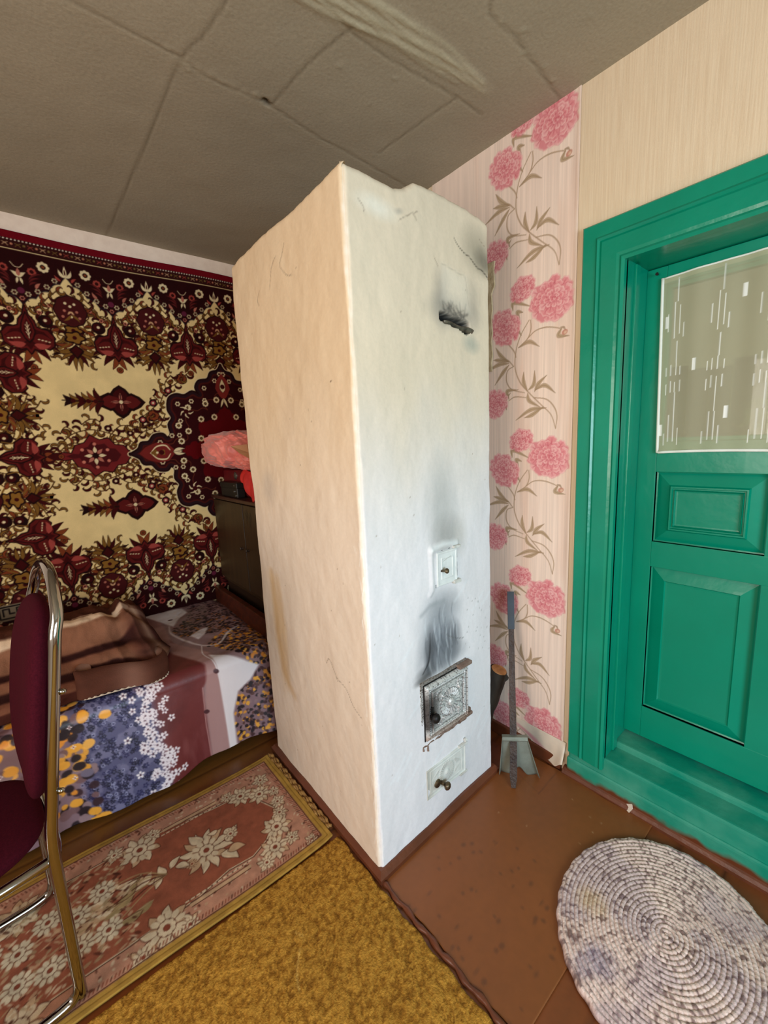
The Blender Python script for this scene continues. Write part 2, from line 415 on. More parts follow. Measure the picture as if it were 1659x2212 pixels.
def build_floral():
    # u = -y (to the right seen from the room), v = z
    cv = Canvas(steps((-.42, -.24, .01), (-.24, .164, .0019)), steps((.03, H+.004, .0021)), (244, 220, 202))
    X, Y = np.meshgrid(cv.U, cv.V)
    st = fbm(X*260, Y*3.5, 2, 3)[..., None]; st2 = fbm(X*90, Y*1.2, 8, 3)[..., None]
    cv.C = cv.C*(1+(st-.5)*.13+(st2-.5)*.05)
    cv.C = cv.C*(1-.06*sm(.55, .75, fbm(X*24, Y*2.2, 21, 3))[..., None]*np.array((.4, .8, 1)))
    for k in range(-1, 6):
        ox, oz = .083, 1.645+.503*(2-k)
        T = lambda p: [(ox+x, oz+z) for x, z in p]
        sc, sd = (186, 156, 126), (150, 122, 94)
        for p in STEMS: cv.stroke(T(p), [.0030, .0042, .0024], sd, .55, smooth=5); cv.stroke([(a+.0008, b+.0008) for a, b in T(p)], [.002, .0026, .0014], sc, .8, smooth=5)
        for p in LEAVES:
            a, b, c_ = T(p); q = catmull([a, b, c_], 7); n = len(q)
            cv.stroke(q, [.002, .011, .015, .010, .001], sd, .55)
            cv.stroke(q, [.001, .007, .011, .006, .0005], (192, 166, 132), .8)
            cv.stroke(q, .0016, sd, .8)
        cv.ell(ox+.048, oz-.105, .010, .008, .4, (196, 130, 110), .8); cv.ell(ox+.050, oz-.106, .005, .004, .4, (226, 190, 160), .9)
        cv.stroke(T([(.034, -.088), (.044, -.09), (.05, -.098)]), [.003, .007, .002], sd, .7, smooth=4)
        peony(cv, ox-.105, oz+.064, .048, .039, .45, 11)
        peony(cv, ox-.173, oz-.045, .056, .066, .9, 5)
        peony(cv, ox-.214, oz+.199, .053, .050, .2, 23)
        peony(cv, ox, oz+.003, .077, .068, -.15, 3)
    o = cv.mesh('wallpaper_strip', lambda u, v, h: (W-.0025-.0015*np.exp(-((u-.16)/.006)**2), -u, v), M['floral'], wall_right)
    o['label'] = 'cream wallpaper strip with pink peonies and brown leafy stems'
build_floral()
# lifted bottom tip of the wallpaper, curling off the wall next to the door casing
def flap():
    cv = Canvas(np.linspace(0, 1, 30), np.linspace(0, 1, 30), (232, 214, 192))
    X, Y = np.meshgrid(cv.U, cv.V); cv.C = cv.C*(1+(fbm(X*12, Y*2, 3)-.5)*.12)[..., None]
    for k in range(5): cv.ell(.2+.1*k, .75+.05*math.sin(k*2), .12, .16, k, (214, 132, 140), .4, soft=.12)
    def fn(u, v, h):
        y = .06+(-.175-.06)*u; top = .115+0*u; bot = .085-.073*sm(.0, .85, u)+.03*sm(.85, 1, u)
        z = top+(bot-top)*v; x = W-.004-.016*v*sm(.3, 1, u)-.012*sm(.75, 1, u)*v
        return x, y, z
    o = cv.mesh('wallpaper_tip', fn, M['floral'], wall_right)
    md = o.modifiers.new('t', 'SOLIDIFY'); md.thickness = .0012
flap()

# baseboards
M['brown_trim'] = mat('brown_trim_paint', (112, 60, 36), rough=.4, var=(92, 48, 28), vscale=10, bump=.2, bscale=40)
bm = NB(); box(bm, W-.016, W+.001, -.16, L, 0, .05, .004); struct(obj('baseboard_right', bm, M['brown_trim']))
bm = NB()
tube(bm, [(W-.004, -.172, .004), (W-.004, -2.75, .004)], .024, 14); struct(obj('trim_1', bm, M['brown_trim']))

# ------------------------------------------------------------------ door
def threshold_mat():
    m = mat('worn_green_threshold_paint', (20, 112, 88), rough=.35, bump=.3, bscale=30, bdist=.006)
    T = NT(m); b = T.n['Principled BSDF']
    g = T.new('ShaderNodeNewGeometry'); sp = T.new('ShaderNodeSeparateXYZ'); T.link(g.outputs['Position'], sp.inputs[0])
    n = T.new('ShaderNodeTexNoise'); n.inputs['Scale'].default_value = 16; T.link(g.outputs['Position'], n.inputs['Vector'])
    ad = T.new('ShaderNodeMath', operation='MULTIPLY_ADD'); ad.inputs[1].default_value = .05; T.link(n.outputs[0], ad.inputs[0]); T.link(sp.outputs[2], ad.inputs[2])
    mr = T.new('ShaderNodeMapRange'); mr.inputs[1].default_value = .050; mr.inputs[2].default_value = .066; T.link(ad.outputs[0], mr.inputs[0])
    n2 = T.new('ShaderNodeTexNoise'); n2.inputs['Scale'].default_value = 7; n2.inputs['Detail'].default_value = 6; T.link(g.outputs['Position'], n2.inputs['Vector'])
    rp = T.new('ShaderNodeValToRGB'); rp.color_ramp.elements[0].position = .42; rp.color_ramp.elements[1].position = .72
    rp.color_ramp.elements[0].color = l4((10, 138, 112)); rp.color_ramp.elements[1].color = l4((80, 160, 134)); T.link(n2.outputs[0], rp.inputs[0])
    mx = T.new('ShaderNodeMix', data_type='RGBA'); mx.inputs[6].default_value = l4((104, 54, 30)); T.link(mr.outputs[0], mx.inputs[0]); T.link(rp.outputs[0], mx.inputs[7])
    T.link(mx.outputs[2], b.inputs['Base Color']); return m
M['threshold'] = threshold_mat()
def rings(bm, y0, y1, z0, z1, levels, X0, fill=True):
    """concentric rectangles (inset, x-depth) on a face looking towards -x"""
    prev = None
    for ins, dx in levels:
        vs = [bm.verts.new((X0+dx, y, z)) for y, z in ((y0+ins, z0+ins), (y1-ins, z0+ins), (y1-ins, z1-ins), (y0+ins, z1-ins))]
        if prev:
            for k in range(4): bm.faces.new((prev[k], prev[(k+1) % 4], vs[(k+1) % 4], vs[k]))
        prev = vs
    if fill: bm.faces.new(prev)
def build_door():
    door = empty('door_1', (.89, -.70, .16)); struct(door)
    def par(o): o.parent = door; o.matrix_parent_inverse = door.matrix_basis.inverted() if False else Matrix.Translation((-.89, .70, -.16)); return o
    X0 = .89; y1, y0, zb, zt = -.309, -1.085, .172, 1.692
    PY = [(-.636, -.362), (-1.032, -.758)]
    bm = NB()
    # stiles, rails, muntin
    box(bm, X0, X0+.04, -.362, y1, zb, zt, .0015); box(bm, X0, X0+.04, y0, -1.032, zb, zt, .0015); box(bm, X0, X0+.04, -.758, -.636, zb, 1.10, .0015)
    for za, zc in ((zb, .285), (.785, .868), (1.092, 1.185), (1.64, zt)): box(bm, X0-.0004, X0+.0396, -1.032, -.362, za, zc, .0015)
    par(obj('door_frame', bm, M['green_panel']))
    for (pa, pb) in PY:
        bm = NB(); rings(bm, pa, pb, .285, .785, [(0, .004), (0, .014), (.004, .016), (.042, .004), (.045, .008), (.05, .0085)], X0); par(obj('door_panel', bm, M['green_panel']))
        bm = NB(); rings(bm, pa, pb, .868, 1.092, [(0, .004), (0, .016), (.004, .017), (.040, .004), (.044, -.002), (.048, -.002), (.050, .004), (.053, .004), (.055, .000), (.058, .008), (.062, .0085)], X0)
        par(obj('door_panel', bm, M['green_panel']))
    # glazing beads and pane
    bm = NB()
    for a, b, c_, d in ((-.374, -.362, 1.185, 1.64), (-1.032, -1.02, 1.185, 1.64), (-1.02, -.374, 1.185, 1.197), (-1.02, -.374, 1.628, 1.64)):
        box(bm, X0+.004, X0+.03, a, b, c_, d, .002)
    par(obj('glazing_bead', bm, M['green_panel']))
    gm = bpy.data.materials.new('window_glass'); gm.use_nodes = True; g = gm.node_tree.nodes['Principled BSDF']
    g.inputs['Base Color'].default_value = (.95, .98, .95, 1); g.inputs['Roughness'].default_value = .02; g.inputs['Transmission Weight'].default_value = 1; g.inputs['IOR'].default_value = 1.45
    bm = NB(); box(bm, X0+.017, X0+.020, -1.025, -.369, 1.19, 1.635); par(obj('glass_pane', bm, gm))
build_door()
def casing():
    # profile across the casing width (0 = outer edge, .122 = inner edge), depth towards the room
    prof = [(0, 0), (0, .016), (.004, .020), (.040, .021), (.046, .026), (.052, .020), (.058, .024), (.100, .026), (.108, .024), (.114, .028), (.122, .024), (.122, 0)]
    ya, yb, zt = -.187, -1.213, 1.812
    bm = NB(); rows = []
    for w_, d in prof:
        rows.append([bm.verts.new((W-d, ya-w_, .10)), bm.verts.new((W-d, ya-w_, zt-w_)), bm.verts.new((W-d, yb+w_, zt-w_)), bm.verts.new((W-d, yb+w_, .10))])
    for a, b in zip(rows[:-1], rows[1:]):
        for k in range(3): bm.faces.new((a[k], a[k+1], b[k+1], b[k]))
    for k in (0, 3): bm.faces.new([r[k] for r in rows])
    struct(obj('trim_2', bm, M['green']))
    bm = NB()   # jamb lining with stop
    zi = zt-.122
    box(bm, W-.010, W+.21, -.309, -.2995, .1, zi+.012, .002); box(bm, W-.010, W+.21, -1.1005, -1.091, .1, zi+.012, .002); box(bm, W-.010, W+.21, -1.1, -.30, zi+.004, zi+.0145, .002)
    box(bm, W+.045, W+.075, -.316, -.308, .14, zi, .002)
    struct(obj('trim_3', bm, M['green']))
    bm = NB(); box(bm, W-.018, W+.22, -1.215, -.183, 0.0, .075, .010, 3); box(bm, W-.010, W+.22, -1.213, -.186, .06, .137, .010, 3); box(bm, W+.075, W+.22, -1.10, -.30, .12, .158, .010, 3)
    struct(obj('trim_4', bm, M['threshold']))
casing()
# net curtain pinned over the door glass
M['curtain'] = mat('white_net', (235, 235, 226), rough=.9, attr=True, alpha_attr=True, spec=.1)
M['curtain'].node_tree.nodes['Principled BSDF'].inputs['Transmission Weight'].default_value = 0
M['hem'] = mat('white_cotton_hem', (238, 238, 228), rough=.9, bump=.3, bscale=200, bdist=.002)
def build_curtain():
    t = empty('net_curtain', (.882, -.70, 1.155)); tag(t, 'white net curtain with vertical dashes pinned over the glass of the green door', 'curtain')
    ya, yb = -.352, -1.045; w = ya-yb
    cv = Canvas(steps((0, w, .0021)), steps((0, .505, .0021)), (214, 206, 170)); cv.A[:] = .50
    X, Y = np.meshgrid(cv.U, cv.V)
    def al(x, z0, z1, wd, a):
        r = cv.reg(x-wd, z0, x+wd, z1)
        if r is None: return
        j, i, U_, V_ = r; m = np.clip(1.3-np.abs(U_-x)/wd, 0, 1)+0*V_; cv.A[j, i] = np.maximum(cv.A[j, i], a*m); cv.C[j, i] = cv.C[j, i]*(1-m[..., None])+np.array((244, 243, 236))*m[..., None]
    rr = random.Random(5)
    for bx in np.arange(.03, w, .105):
        for k, (dx, z0, z1) in enumerate([(.0, .03, .11), (.013, .03, .11), (.026, .02, .07), (-.013, .02, .055), (.013, .11, .175), (.0, .175, .21), (.013, .175, .205), (.026, .175, .21), (-.012, .17, .20),
                                     (.0, .225, .255), (.013, .225, .26), (.026, .225, .25), (-.012, .225, .25), (.014, .26, .32), (.005, .33, .43), (.018, .34, .42), (-.01, .35, .40), (.03, .33, .37), (.012, .43, .495)]):
            al(bx+dx+rr.uniform(-.001, .001), z0, z1, .0018, .95)
    for bx, z in [(.012, .36), (.088, .23), (.17, .09), (.004, .05), (.19, .40), (.30, .25), (.38, .1), (.42, .4), (.52, .24)]:
        for q in np.arange(0, .009, .0018): al(bx+q, z, z+.034, .0018, 1)
    fn = lambda u, v, h: (.884+.0022*np.sin(u*38+v*3)*np.clip(v*4, 0, 1)-.0012*np.sin(u*90), ya-u-.013*(1-v/.505)*np.clip(1-u/.1, 0, 1), 1.153+v+.004*np.sin(u*9))
    cv.A[Y > .49] = .62
    o = cv.mesh('net', lambda u, v, h: tuple(a-b for a, b in zip(fn(u, v, h), (.882, -.70, 1.155))), M['curtain'], t)
    e = []
    for v in np.linspace(.505, 0, 24): e.append(fn(0.0, v, 0))
    for u in np.linspace(0.004, w, 50): e.append(fn(u, 0.0, 0))
    e2 = [fn(u, .503, 0) for u in np.linspace(0, w, 50)]
    bm = NB()
    tube(bm, [(p[0]-.882-.001, p[1]+.70, p[2]-1.155) for p in e], .0042, 8, flat=1); tube(bm, [(p[0]-.882-.001, p[1]+.70, p[2]-1.155) for p in e2], .0025, 8)
    obj('hem', bm, M['hem'], t, True)
    bm = NB(); lathe(bm, (.880-.882, ya+.012+.70, 1.672-1.155), (-1, 0, 0), [(0, .003), (.006, .003), (.008, .0045)], 10); obj('nail', bm, M['iron'], t)
build_curtain()

# ------------------------------------------------------------------ yard seen through the door glass
M['yard'] = mat('yard_ground', (120, 116, 84), rough=.9, var=(90, 96, 60), vscale=3)
bm = NB(); box(bm, 1.2, 9, -7, 5, -.3, -.1); struct(obj('ground', bm, M['yard']))
M['fence'] = mat('weathered_dark_fence_boards', (96, 88, 92), rough=.8, var=(70, 64, 68), vscale=6, stretch=(8, 8, 1))
t = empty('board_fence', (3.6, .3, -.1)); tag(t, 'dark weathered board fence seen through the door glass', 'fence')
for k in range(40):
    bm = NB(); box(bm, 0, .03, -2.9+k*.145, -2.9+k*.145+.135, 0, 1.80+.03*math.sin(k*2.3)); obj('board', bm, M['fence'], t)
bm = NB(); box(bm, .03, .07, -2.9, 2.9, .3, .38); box(bm, .03, .07, -2.9, 2.9, 1.2, 1.28); obj('rail', bm, M['fence'], t)
M['shed'] = mat('weathered_olive_plaster', (176, 168, 134), rough=.9, var=(150, 142, 108), vscale=1.4, vdetail=8)
bm = NB(); box(bm, 6.0, 6.3, -5, 6, -.1, 5.2); o = obj('barn', bm, M['shed']); tag(o, 'tall olive-grey barn wall filling the view behind the yard fence', 'barn')
M['bush'] = mat('yellow_green_leaves', (176, 174, 120), rough=.8, var=(138, 140, 90), vscale=12)
def bush(x, y, z, r, seed):
    rr = random.Random(seed); bm = NB()
    for k in range(1600):
        a, b = rr.uniform(0, 6.28), math.acos(rr.uniform(-.6, 1)); q = r*(.45+.55*rr.random()**.5)
        p = Vector((math.cos(a)*math.sin(b)*q, math.sin(a)*math.sin(b)*q, math.cos(b)*q*1.05)); d = Vector((rr.uniform(-1, 1), rr.uniform(-1, 1), rr.uniform(-1, 1))).normalized(); e = d.orthogonal()*.018; d = d*.035
        bm.faces.new([bm.verts.new(p-d), bm.verts.new(p+e), bm.verts.new(p+d), bm.verts.new(p-e)])
    me = bpy.data.meshes.new('foliage'); bm.to_mesh(me); bm.free(); t = empty('garden_bush', (x, y, -.1)); o = link_mesh('foliage', me, M['bush'], t); o.location = (0, 0, z+.1)
    bm = NB(); tube(bm, [(0, 0, 0), (.03, .02, z*.5), (0, 0, z+.2)], [.05, .04, .02], 8); obj('stem', bm, M['wood_dark'], t); return t
tag(bush(2.9, -.62, 1.15, .42, 1), 'yellow-green bush just outside the door glass, in front of the fence', 'bush')

# ------------------------------------------------------------------ stove
M['plaster'] = mat('lime_plaster', (228, 222, 212), rough=.8, attr=True, bump=.3, bscale=30, bdist=.004, fine=.02, fscale=120, spec=.2)
def cat_rows(pts, n=6): return catmull(pts, n)
def build_stove():
    stove = empty('masonry_stove', (.27, .32, 0))
    tag(stove, 'tall whitewashed masonry stove with sooty iron doors in the middle of the room', 'stove')
    def par(o): o.parent = stove; o.matrix_parent_inverse = Matrix.Translation((-.27, -.32, 0)); return o
    a, b = .552, .662; R = .014
    # perimeter, starting on the left face's far end: left face -> front face -> right -> back
    front0 = b; right0 = b+a; back0 = 2*b+a; tot = 2*(a+b)
    U = steps((0, front0-.02, .0040), (front0-.02, front0+.02, .002), (front0+.02, right0+.02, .0030), (right0+.02, back0-.02, .03), (back0, tot-.03, .03))
    V = steps((.018, 1.80, .0038), (1.80, 1.0*1.8+.066, .004))
    V = np.array(V)
    cv = Canvas(U, V, (236, 230, 216)); X, Y = np.meshgrid(cv.U, cv.V)
    n = fbm(X*5, Y*2.6, 31); n2 = fbm(X*18, Y*5, 4)
    cv.C *= (1+(n-.5)*.05+(n2-.5)*.035)[..., None]
    # warm light tinted into the left face's colour, cool light into the front's
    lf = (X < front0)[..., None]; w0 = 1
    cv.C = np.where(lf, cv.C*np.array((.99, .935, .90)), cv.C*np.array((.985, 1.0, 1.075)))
    # creamier towards the top: some yellowed lime, plus warm light painted in
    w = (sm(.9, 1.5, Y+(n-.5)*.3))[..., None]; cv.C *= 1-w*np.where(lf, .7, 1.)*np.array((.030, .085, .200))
    cv.H += (fbm(X*4, Y*3, 77)-.5)*.012+(fbm(X*16, Y*10, 5)-.5)*.0035+(fbm(X*45, Y*28, 6)-.5)*.0012
    F = lambda x, z: (front0+x, z)           # front face, x from the near corner
    LF = lambda y, z: (front0-y, z)          # left face, y from the near corner
    S = lambda fn, pts: [fn(*p) for p in pts]
    # bright rubbed edge at the near corner and chipped lime at its foot
    for k in range(40):
        z = .03+1.78*k/40; cv.stroke([(front0+.004*math.sin(k*1.7), z), (front0+.004*math.sin(k*2.1), z+.05)], .010, (246, 238, 226), .4, soft=.01)
    for k in range(70):
        z = RNG.uniform(.02, 1.0); x = front0+RNG.uniform(-.03, .012); cv.stroke([(x, z), (x+RNG.uniform(-.01, .01), z+RNG.uniform(.01, .05))], .003, (250, 246, 240), .45, h=.0008)
    # left face: rusty-yellow runs and grey streaks
    for k in range(14):
        y = .50+.06*RNG.random(); cv.stroke(S(LF, [(y, .80-.05*RNG.random()), (y-.01, .60), (y-.015, .34+.1*RNG.random())]), [.012, .03, .02], (214, 170, 112), .10, soft=.03, smooth=4)
    cv.stroke(S(LF, [(.555, .80), (.55, .6), (.52, .42), (.46, .35)]), [.015, .03, .03, .02], (196, 150, 92), .45, soft=.03, smooth=4)
    cv.stroke(S(LF, [(.565, .78), (.55, .66), (.545, .5)]), .05, (226, 190, 140), .3, soft=.04)
    cv.ell(*LF(.52, 1.11), .05, .05, 0, (196, 186, 176), .35, soft=.05)
    for k in range(16):
        y, z = RNG.uniform(.05, .6), RNG.uniform(.05, .6); cv.stroke(S(LF, [(y, z), (y-.03, z-.05), (y-.04, z-.14)]), .03, (196, 182, 168), .14, soft=.03)
    cr = (120, 104, 88)
    for pts in ([(.05, .48), (.09, .5), (.12, .54), (.17, .555)], [(.16, .545), (.2, .60), (.22, .58)], [(.28, 1.80), (.30, 1.77), (.31, 1.75), (.28, 1.72), (.25, 1.71)], [(.33, 1.78), (.36, 1.76), (.38, 1.71)], [(.45, 1.72), (.47, 1.70), (.46, 1.68)]):
        cv.stroke(S(LF, pts), .0016, cr, .7, h=-.0015, smooth=3)
    cv.ell(*LF(.095, 1.405), .0022, None, 0, (60, 40, 30), .9)
    for k in range(20): cv.ell(*LF(RNG.uniform(.02, .6), RNG.uniform(.1, 1.75)), .0015, None, 0, (110, 90, 70), .6)
    # front face: soot and cracks
    black, soot, blue = (22, 20, 20), (112, 112, 110), (140, 150, 160)
    def smoke(x, z, rx, rz, c, al): cv.ell(*F(x, z), rx, rz, 0, c, al, soft=min(rx, rz)*1.3)
    smoke(.325, 1.60, .03, .06, soot, .35); smoke(.46, 1.62, .03, .05, soot, .2); smoke(.38, 1.575, .09, .035, soot, .35); smoke(.455, 1.50, .03, .02, (150, 160, 150), .5)
    for q in range(26): cv.stroke(S(F, [(.315+.13*RNG.random(), 1.555), (.315+.13*RNG.random(), 1.575+.03*RNG.random())]), .004, (70, 68, 64), .3, soft=.005)
    cv.poly(S(F, [(.330, 1.690), (.440, 1.680), (.447, 1.585), (.322, 1.600)]), (236, 230, 214), .35, soft=.02)
    cv.stroke(S(F, [(.33, 1.69), (.43, 1.68), (.445, 1.60)]), .002, (170, 160, 140), .5)
    cv.stroke(S(F, [(.385, 1.772), (.40, 1.758), (.43, 1.742), (.46, 1.736), (.49, 1.722), (.515, 1.72), (.555, 1.705)]), [.0008, .0022, .003], (60, 50, 42), .9, h=-.003, smooth=3)
    smoke(.49, 1.765, .06, .05, (120, 116, 100), .42); smoke(.52, 1.745, .035, .028, (92, 88, 76), .5)
    smoke(.17, 1.81, .012, .006, soot, .3); smoke(.10, 1.80, .05, .02, (240, 236, 222), .7)
    for q in ([(.045, 1.80), (.06, 1.785), (.058, 1.775)], [(.17, 1.79), (.20, 1.80), (.24, 1.795)], [(.22, 1.80), (.235, 1.775)], [(.30, 1.70), (.315, 1.68)], [(.50, 1.80), (.53, 1.79)]): cv.stroke(S(F, q), .0014, cr, .6, h=-.001, smooth=3)
    smoke(.30, 1.02, .055, .12, (170, 172, 168), .55); smoke(.32, .94, .05, .05, (150, 150, 146), .55); smoke(.38, .93, .03, .05, (190, 186, 176), .4)
    # soot tongue between the cleanout door and the firebox door
    smoke(.28, .68, .07, .085, blue, .55); smoke(.275, .60, .07, .07, (104, 110, 118), .75); smoke(.235, .60, .02, .06, (70, 72, 76), .65); smoke(.335, .60, .035, .05, (78, 82, 88), .6)
    smoke(.22, .545, .04, .02, (80, 82, 84), .7); smoke(.31, .555, .07, .03, (110, 116, 122), .65); smoke(.30, .72, .06, .04, (120, 124, 128), .4)
    for k in range(34):
        x = RNG.uniform(.215, .36); z = RNG.uniform(.57, .73); cv.stroke(S(F, [(x, z), (x-.01*RNG.random(), z-.03), (x+.01*RNG.random(), z-.07)]), [.001, .006, .002], (226, 234, 240) if k % 2 else (72, 76, 82), .35, soft=.006, smooth=3)
    cv.stroke(S(F, [(.235, .66), (.232, .61), (.225, .575), (.20, .55)]), [.001, .006, .008, .004], (44, 44, 46), .7, soft=.005, smooth=4)
    cv.stroke(S(F, [(.20, .735), (.24, .745), (.30, .742)]), .012, (150, 156, 160), .5, soft=.012)
    cv.stroke(S(F, [(.31, .63), (.33, .615), (.36, .60), (.395, .59)]), .0016, (90, 90, 90), .7, smooth=3)
    for k in range(20):
        x, z = RNG.uniform(.05, .5), RNG.uniform(.1, .75); cv.stroke(S(F, [(x, z), (x+.03, z+.02), (x+.06, z+.05)]), .008, (240, 246, 250), .35, h=.0006, soft=.01)
    for k in range(26): cv.ell(*F(RNG.uniform(.4, .54), RNG.uniform(.5, .72)), .0018, None, 0, (120, 120, 116), .6)
    for k in range(14): cv.ell(*F(RNG.uniform(.02, .52), RNG.uniform(.1, 1.75)), .0015, None, 0, (120, 100, 80), .6)
    smoke(.20, .53, .03, .01, (60, 58, 56), .5)
    # raised lime round the doors
    cv.stroke(S(F, [(.250, .912), (.30, .918), (.362, .912)]), .018, (236, 240, 240), .7, h=.007, soft=.012)
    cv.stroke(S(F, [(.24, .78), (.25, .79), (.247, .91)]), .014, None, 1, h=.004, soft=.012)
    # the damper slot: a hole knocked through the plaster
    hole = [(.313, 1.566), (.335, 1.568), (.37, 1.561), (.41, 1.560), (.445, 1.556), (.449, 1.530), (.435, 1.524), (.40, 1.536), (.35, 1.541), (.316, 1.545)]
    cv.poly(S(F, hole), black, 1, h=-.030, soft=.004)
    # foot: plaster colour darker towards the plinth
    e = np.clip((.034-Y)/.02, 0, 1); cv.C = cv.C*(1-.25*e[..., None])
    def corners(t): # near corner, right, far right, far left; t 0 floor .. 1 top
        lerp = lambda p, q: (p[0]+(q[0]-p[0])*t, p[1]+(q[1]-p[1])*t)
        return lerp((-.008, -.016), (-.004, -.004)), lerp((.546, .002), (.530, 0)), lerp((.546, .660), (.53, .645)), lerp((.004, .662), (-.006, .652))
    tx = np.array([0, .10, .15, .165, .20, .235, .33, .45, .53, .552]); tz = np.array([1.832, 1.830, 1.828, 1.828, 1.838, 1.862, 1.866, 1.861, 1.850, 1.842])
    def rim(u):
        z = np.full_like(u, 1.828); f = (u > front0) & (u <= right0); z[f] = np.interp(u[f]-front0, tx, tz)
        l = u <= front0; z[l] = 1.826+.004*np.sin(u[l]*9)+.012*np.clip((u[l]-.4)/.26, 0, 1); r = u > right0; z[r] = np.interp(u[r], [right0, right0+.1, tot], [1.842, 1.828, 1.828])
        return z+.006*(fbm(u*30, u*0, 8)-.5)
    def fn(u, v, h):
        vv = .018+(v-.018)*(rim(u)-.018)/(V[-1]-.018); t = vv/1.828
        c0, c1, c2, c3 = corners(t)
        x = np.zeros_like(u); y = np.zeros_like(u); nx = np.zeros_like(u); ny = np.zeros_like(u)
        seg = [(0, front0, c3, c0, (-1, 0)), (front0, right0, c0, c1, (0, -1)), (right0, back0, c1, c2, (1, 0)), (back0, tot, c2, c3, (0, 1))]
        for s0, s1, p, q, nn in seg:
            m = (u >= s0) & (u <= s1+1e-9); k = (u-s0)/(s1-s0)
            for arr, A, B in ((x, p[0], q[0]), (y, p[1], q[1])): arr[m] = (A+(B-A)*k)[m]
            nx[m] = nn[0]; ny[m] = nn[1]
        # rounded corners: pull in near each corner, wobbling radius
        for s0, sx, sy in ((front0, 1, 1), (right0, -1, 1), (back0, -1, -1), (0, 1, -1), (tot, 1, -1)):
            rr = R*(1+.9*(fbm(vv*9, vv*0+s0, 3)-.5)); d = np.abs(u-s0); q = np.clip(1-d/rr, 0, 1); k = q*q*rr*.42
            x += sx*k; y += sy*k
        tp = np.clip((vv-(rim(u)-.016))/.016, 0, 1); inn = .010*tp*tp
        return x+nx*(h-inn), y+ny*(h-inn), vv
    def extra(co, idx):
        top = idx[-1, :-1]; c = co[top].mean(0)+np.array((0, 0, .012)); col = np.array([list(lin((200, 190, 170)))+[1]])
        k = len(co); ring = list(top); f = [[ring[i], ring[(i+1) % len(ring)], k] for i in range(len(ring))]
        return np.array([c]), f, col
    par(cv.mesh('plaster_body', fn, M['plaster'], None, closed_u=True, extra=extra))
    # brown painted plinth
    bm = NB(); P = [(-.024, -.036), (.560, -.014), (.560, .675), (-.014, .676)]; Q = [(-.012, -.022), (.552, -.002), (.552, .668), (-.004, .668)]
    lo = [bm.verts.new((*p, 0)) for p in P]; mi = [bm.verts.new((*p, .018)) for p in P]; hi = [bm.verts.new((*p, .030)) for p in Q]
    for A, B in ((lo, mi), (mi, hi)):
        for k in range(4): bm.faces.new((A[k], A[(k+1) % 4], B[(k+1) % 4], B[k]))
    bm.faces.new(hi); par(obj('plinth', bm, M['brown_trim']))
    # bent damper plate in the slot
    bm = NB(); rows = []
    for k in range(13):
        t = k/12; x = .318+.124*t; z = 1.5435-.009*t+.002*math.sin(t*9)
        prof = [(.010, z-.002), (-.004, z+.003), (-.007+.003*math.sin(t*5), z+.001-.004*t), (.000, z-.005-.008*t), (.010, z-.004-.008*t)]
        rows.append([bm.verts.new((x, yy, zz)) for yy, zz in prof])
    for A, B in zip(rows[:-1], rows[1:]):
        for k in range(4): bm.faces.new((A[k], A[k+1], B[k+1], B[k]))
    tin = mat('sooty_tin', (120, 114, 100), rough=.45, metal=.5, var=(50, 46, 42), vscale=40)
    o = par(obj('damper_plate', bm, tin, None, True)); md = o.modifiers.new('t', 'SOLIDIFY'); md.thickness = .002; o['label'] = 'bent sooty tin damper plate'
    # cast doors ---------------------------------------------------------
    whitewash = mat('limewashed_iron', (222, 222, 214), rough=.7, attr=True, bump=.2, bscale=80, bdist=.002)
    silver = mat('silver_paint_over_iron', (150, 150, 148), rough=.45, metal=.25, attr=True, bump=.5, bscale=260, bdist=.002)
    knobm = mat('worn_brass_iron', (120, 104, 80), rough=.35, metal=.8, var=(70, 60, 50), vscale=60)
    def plate(name, x0, x1, z0, z1, y, deco, m, base, step=.0014, shear=0.):
        cv = Canvas(steps((x0, x1, step)), steps((z0, z1, step)), base); deco(cv, x0, x1, z0, z1)
        e = .004; X, Y = np.meshgrid(cv.U, cv.V); d = np.minimum(np.minimum(X-x0, x1-X), np.minimum(Y-z0, z1-Y)); cv.H -= .010*np.clip(1-d/.0016, 0, 1)
        return cv.mesh(name, lambda u, v, h: (u, y-h, v+shear*(u-x0)), m)
    def rosette(cv, cx, cz, r, h, col=None, n=22):
        for k in range(n):
            t = k*2*math.pi/n; cv.stroke([(cx+math.cos(t)*r*.55, cz+math.sin(t)*r*.55), (cx+math.cos(t)*r, cz+math.sin(t)*r)], [.0015, r*.16], col, .8, h=h, soft=.003)
        cv.ell(cx, cz, r*.5, None, 0, None, 1, h=h*.6, soft=.006); cv.ell(cx, cz, r*.25, None, 0, None, 1, h=h, soft=.006)
    def rect(cv, x0, x1, z0, z1, w, h, col=None, a=1.):
        cv.stroke([(x0, z0), (x1, z0), (x1, z1), (x0, z1), (x0, z0)], w, col, a, h=h, soft=.0025)
    def knuckle(parent, x, zc, r, l, m, y=-.012):
        bm = NB(); lathe(bm, (x-l/2, y, zc), (1, 0, 0), [(0, r*.8), (.002, r), (l-.002, r), (l, r*.8)], 14); o = obj('hinge', bm, m); o.parent = parent; return o
    def knob(parent, x, z, y, stem, r, m, d=(0, -1, 0), nm='knob'):
        bm = NB(); lathe(bm, (x, y, z), d, [(0, r*.5), (stem*.5, r*.42), (stem*.75, r*.5), (stem, r*.9), (stem+r*.4, r), (stem+r*.8, r*.75), (stem+r, r*.3)], 18)
        o = obj(nm, bm, m, None, True); o.parent = parent; return o
    def grate(sub, parent):
        sub.parent = parent; return sub
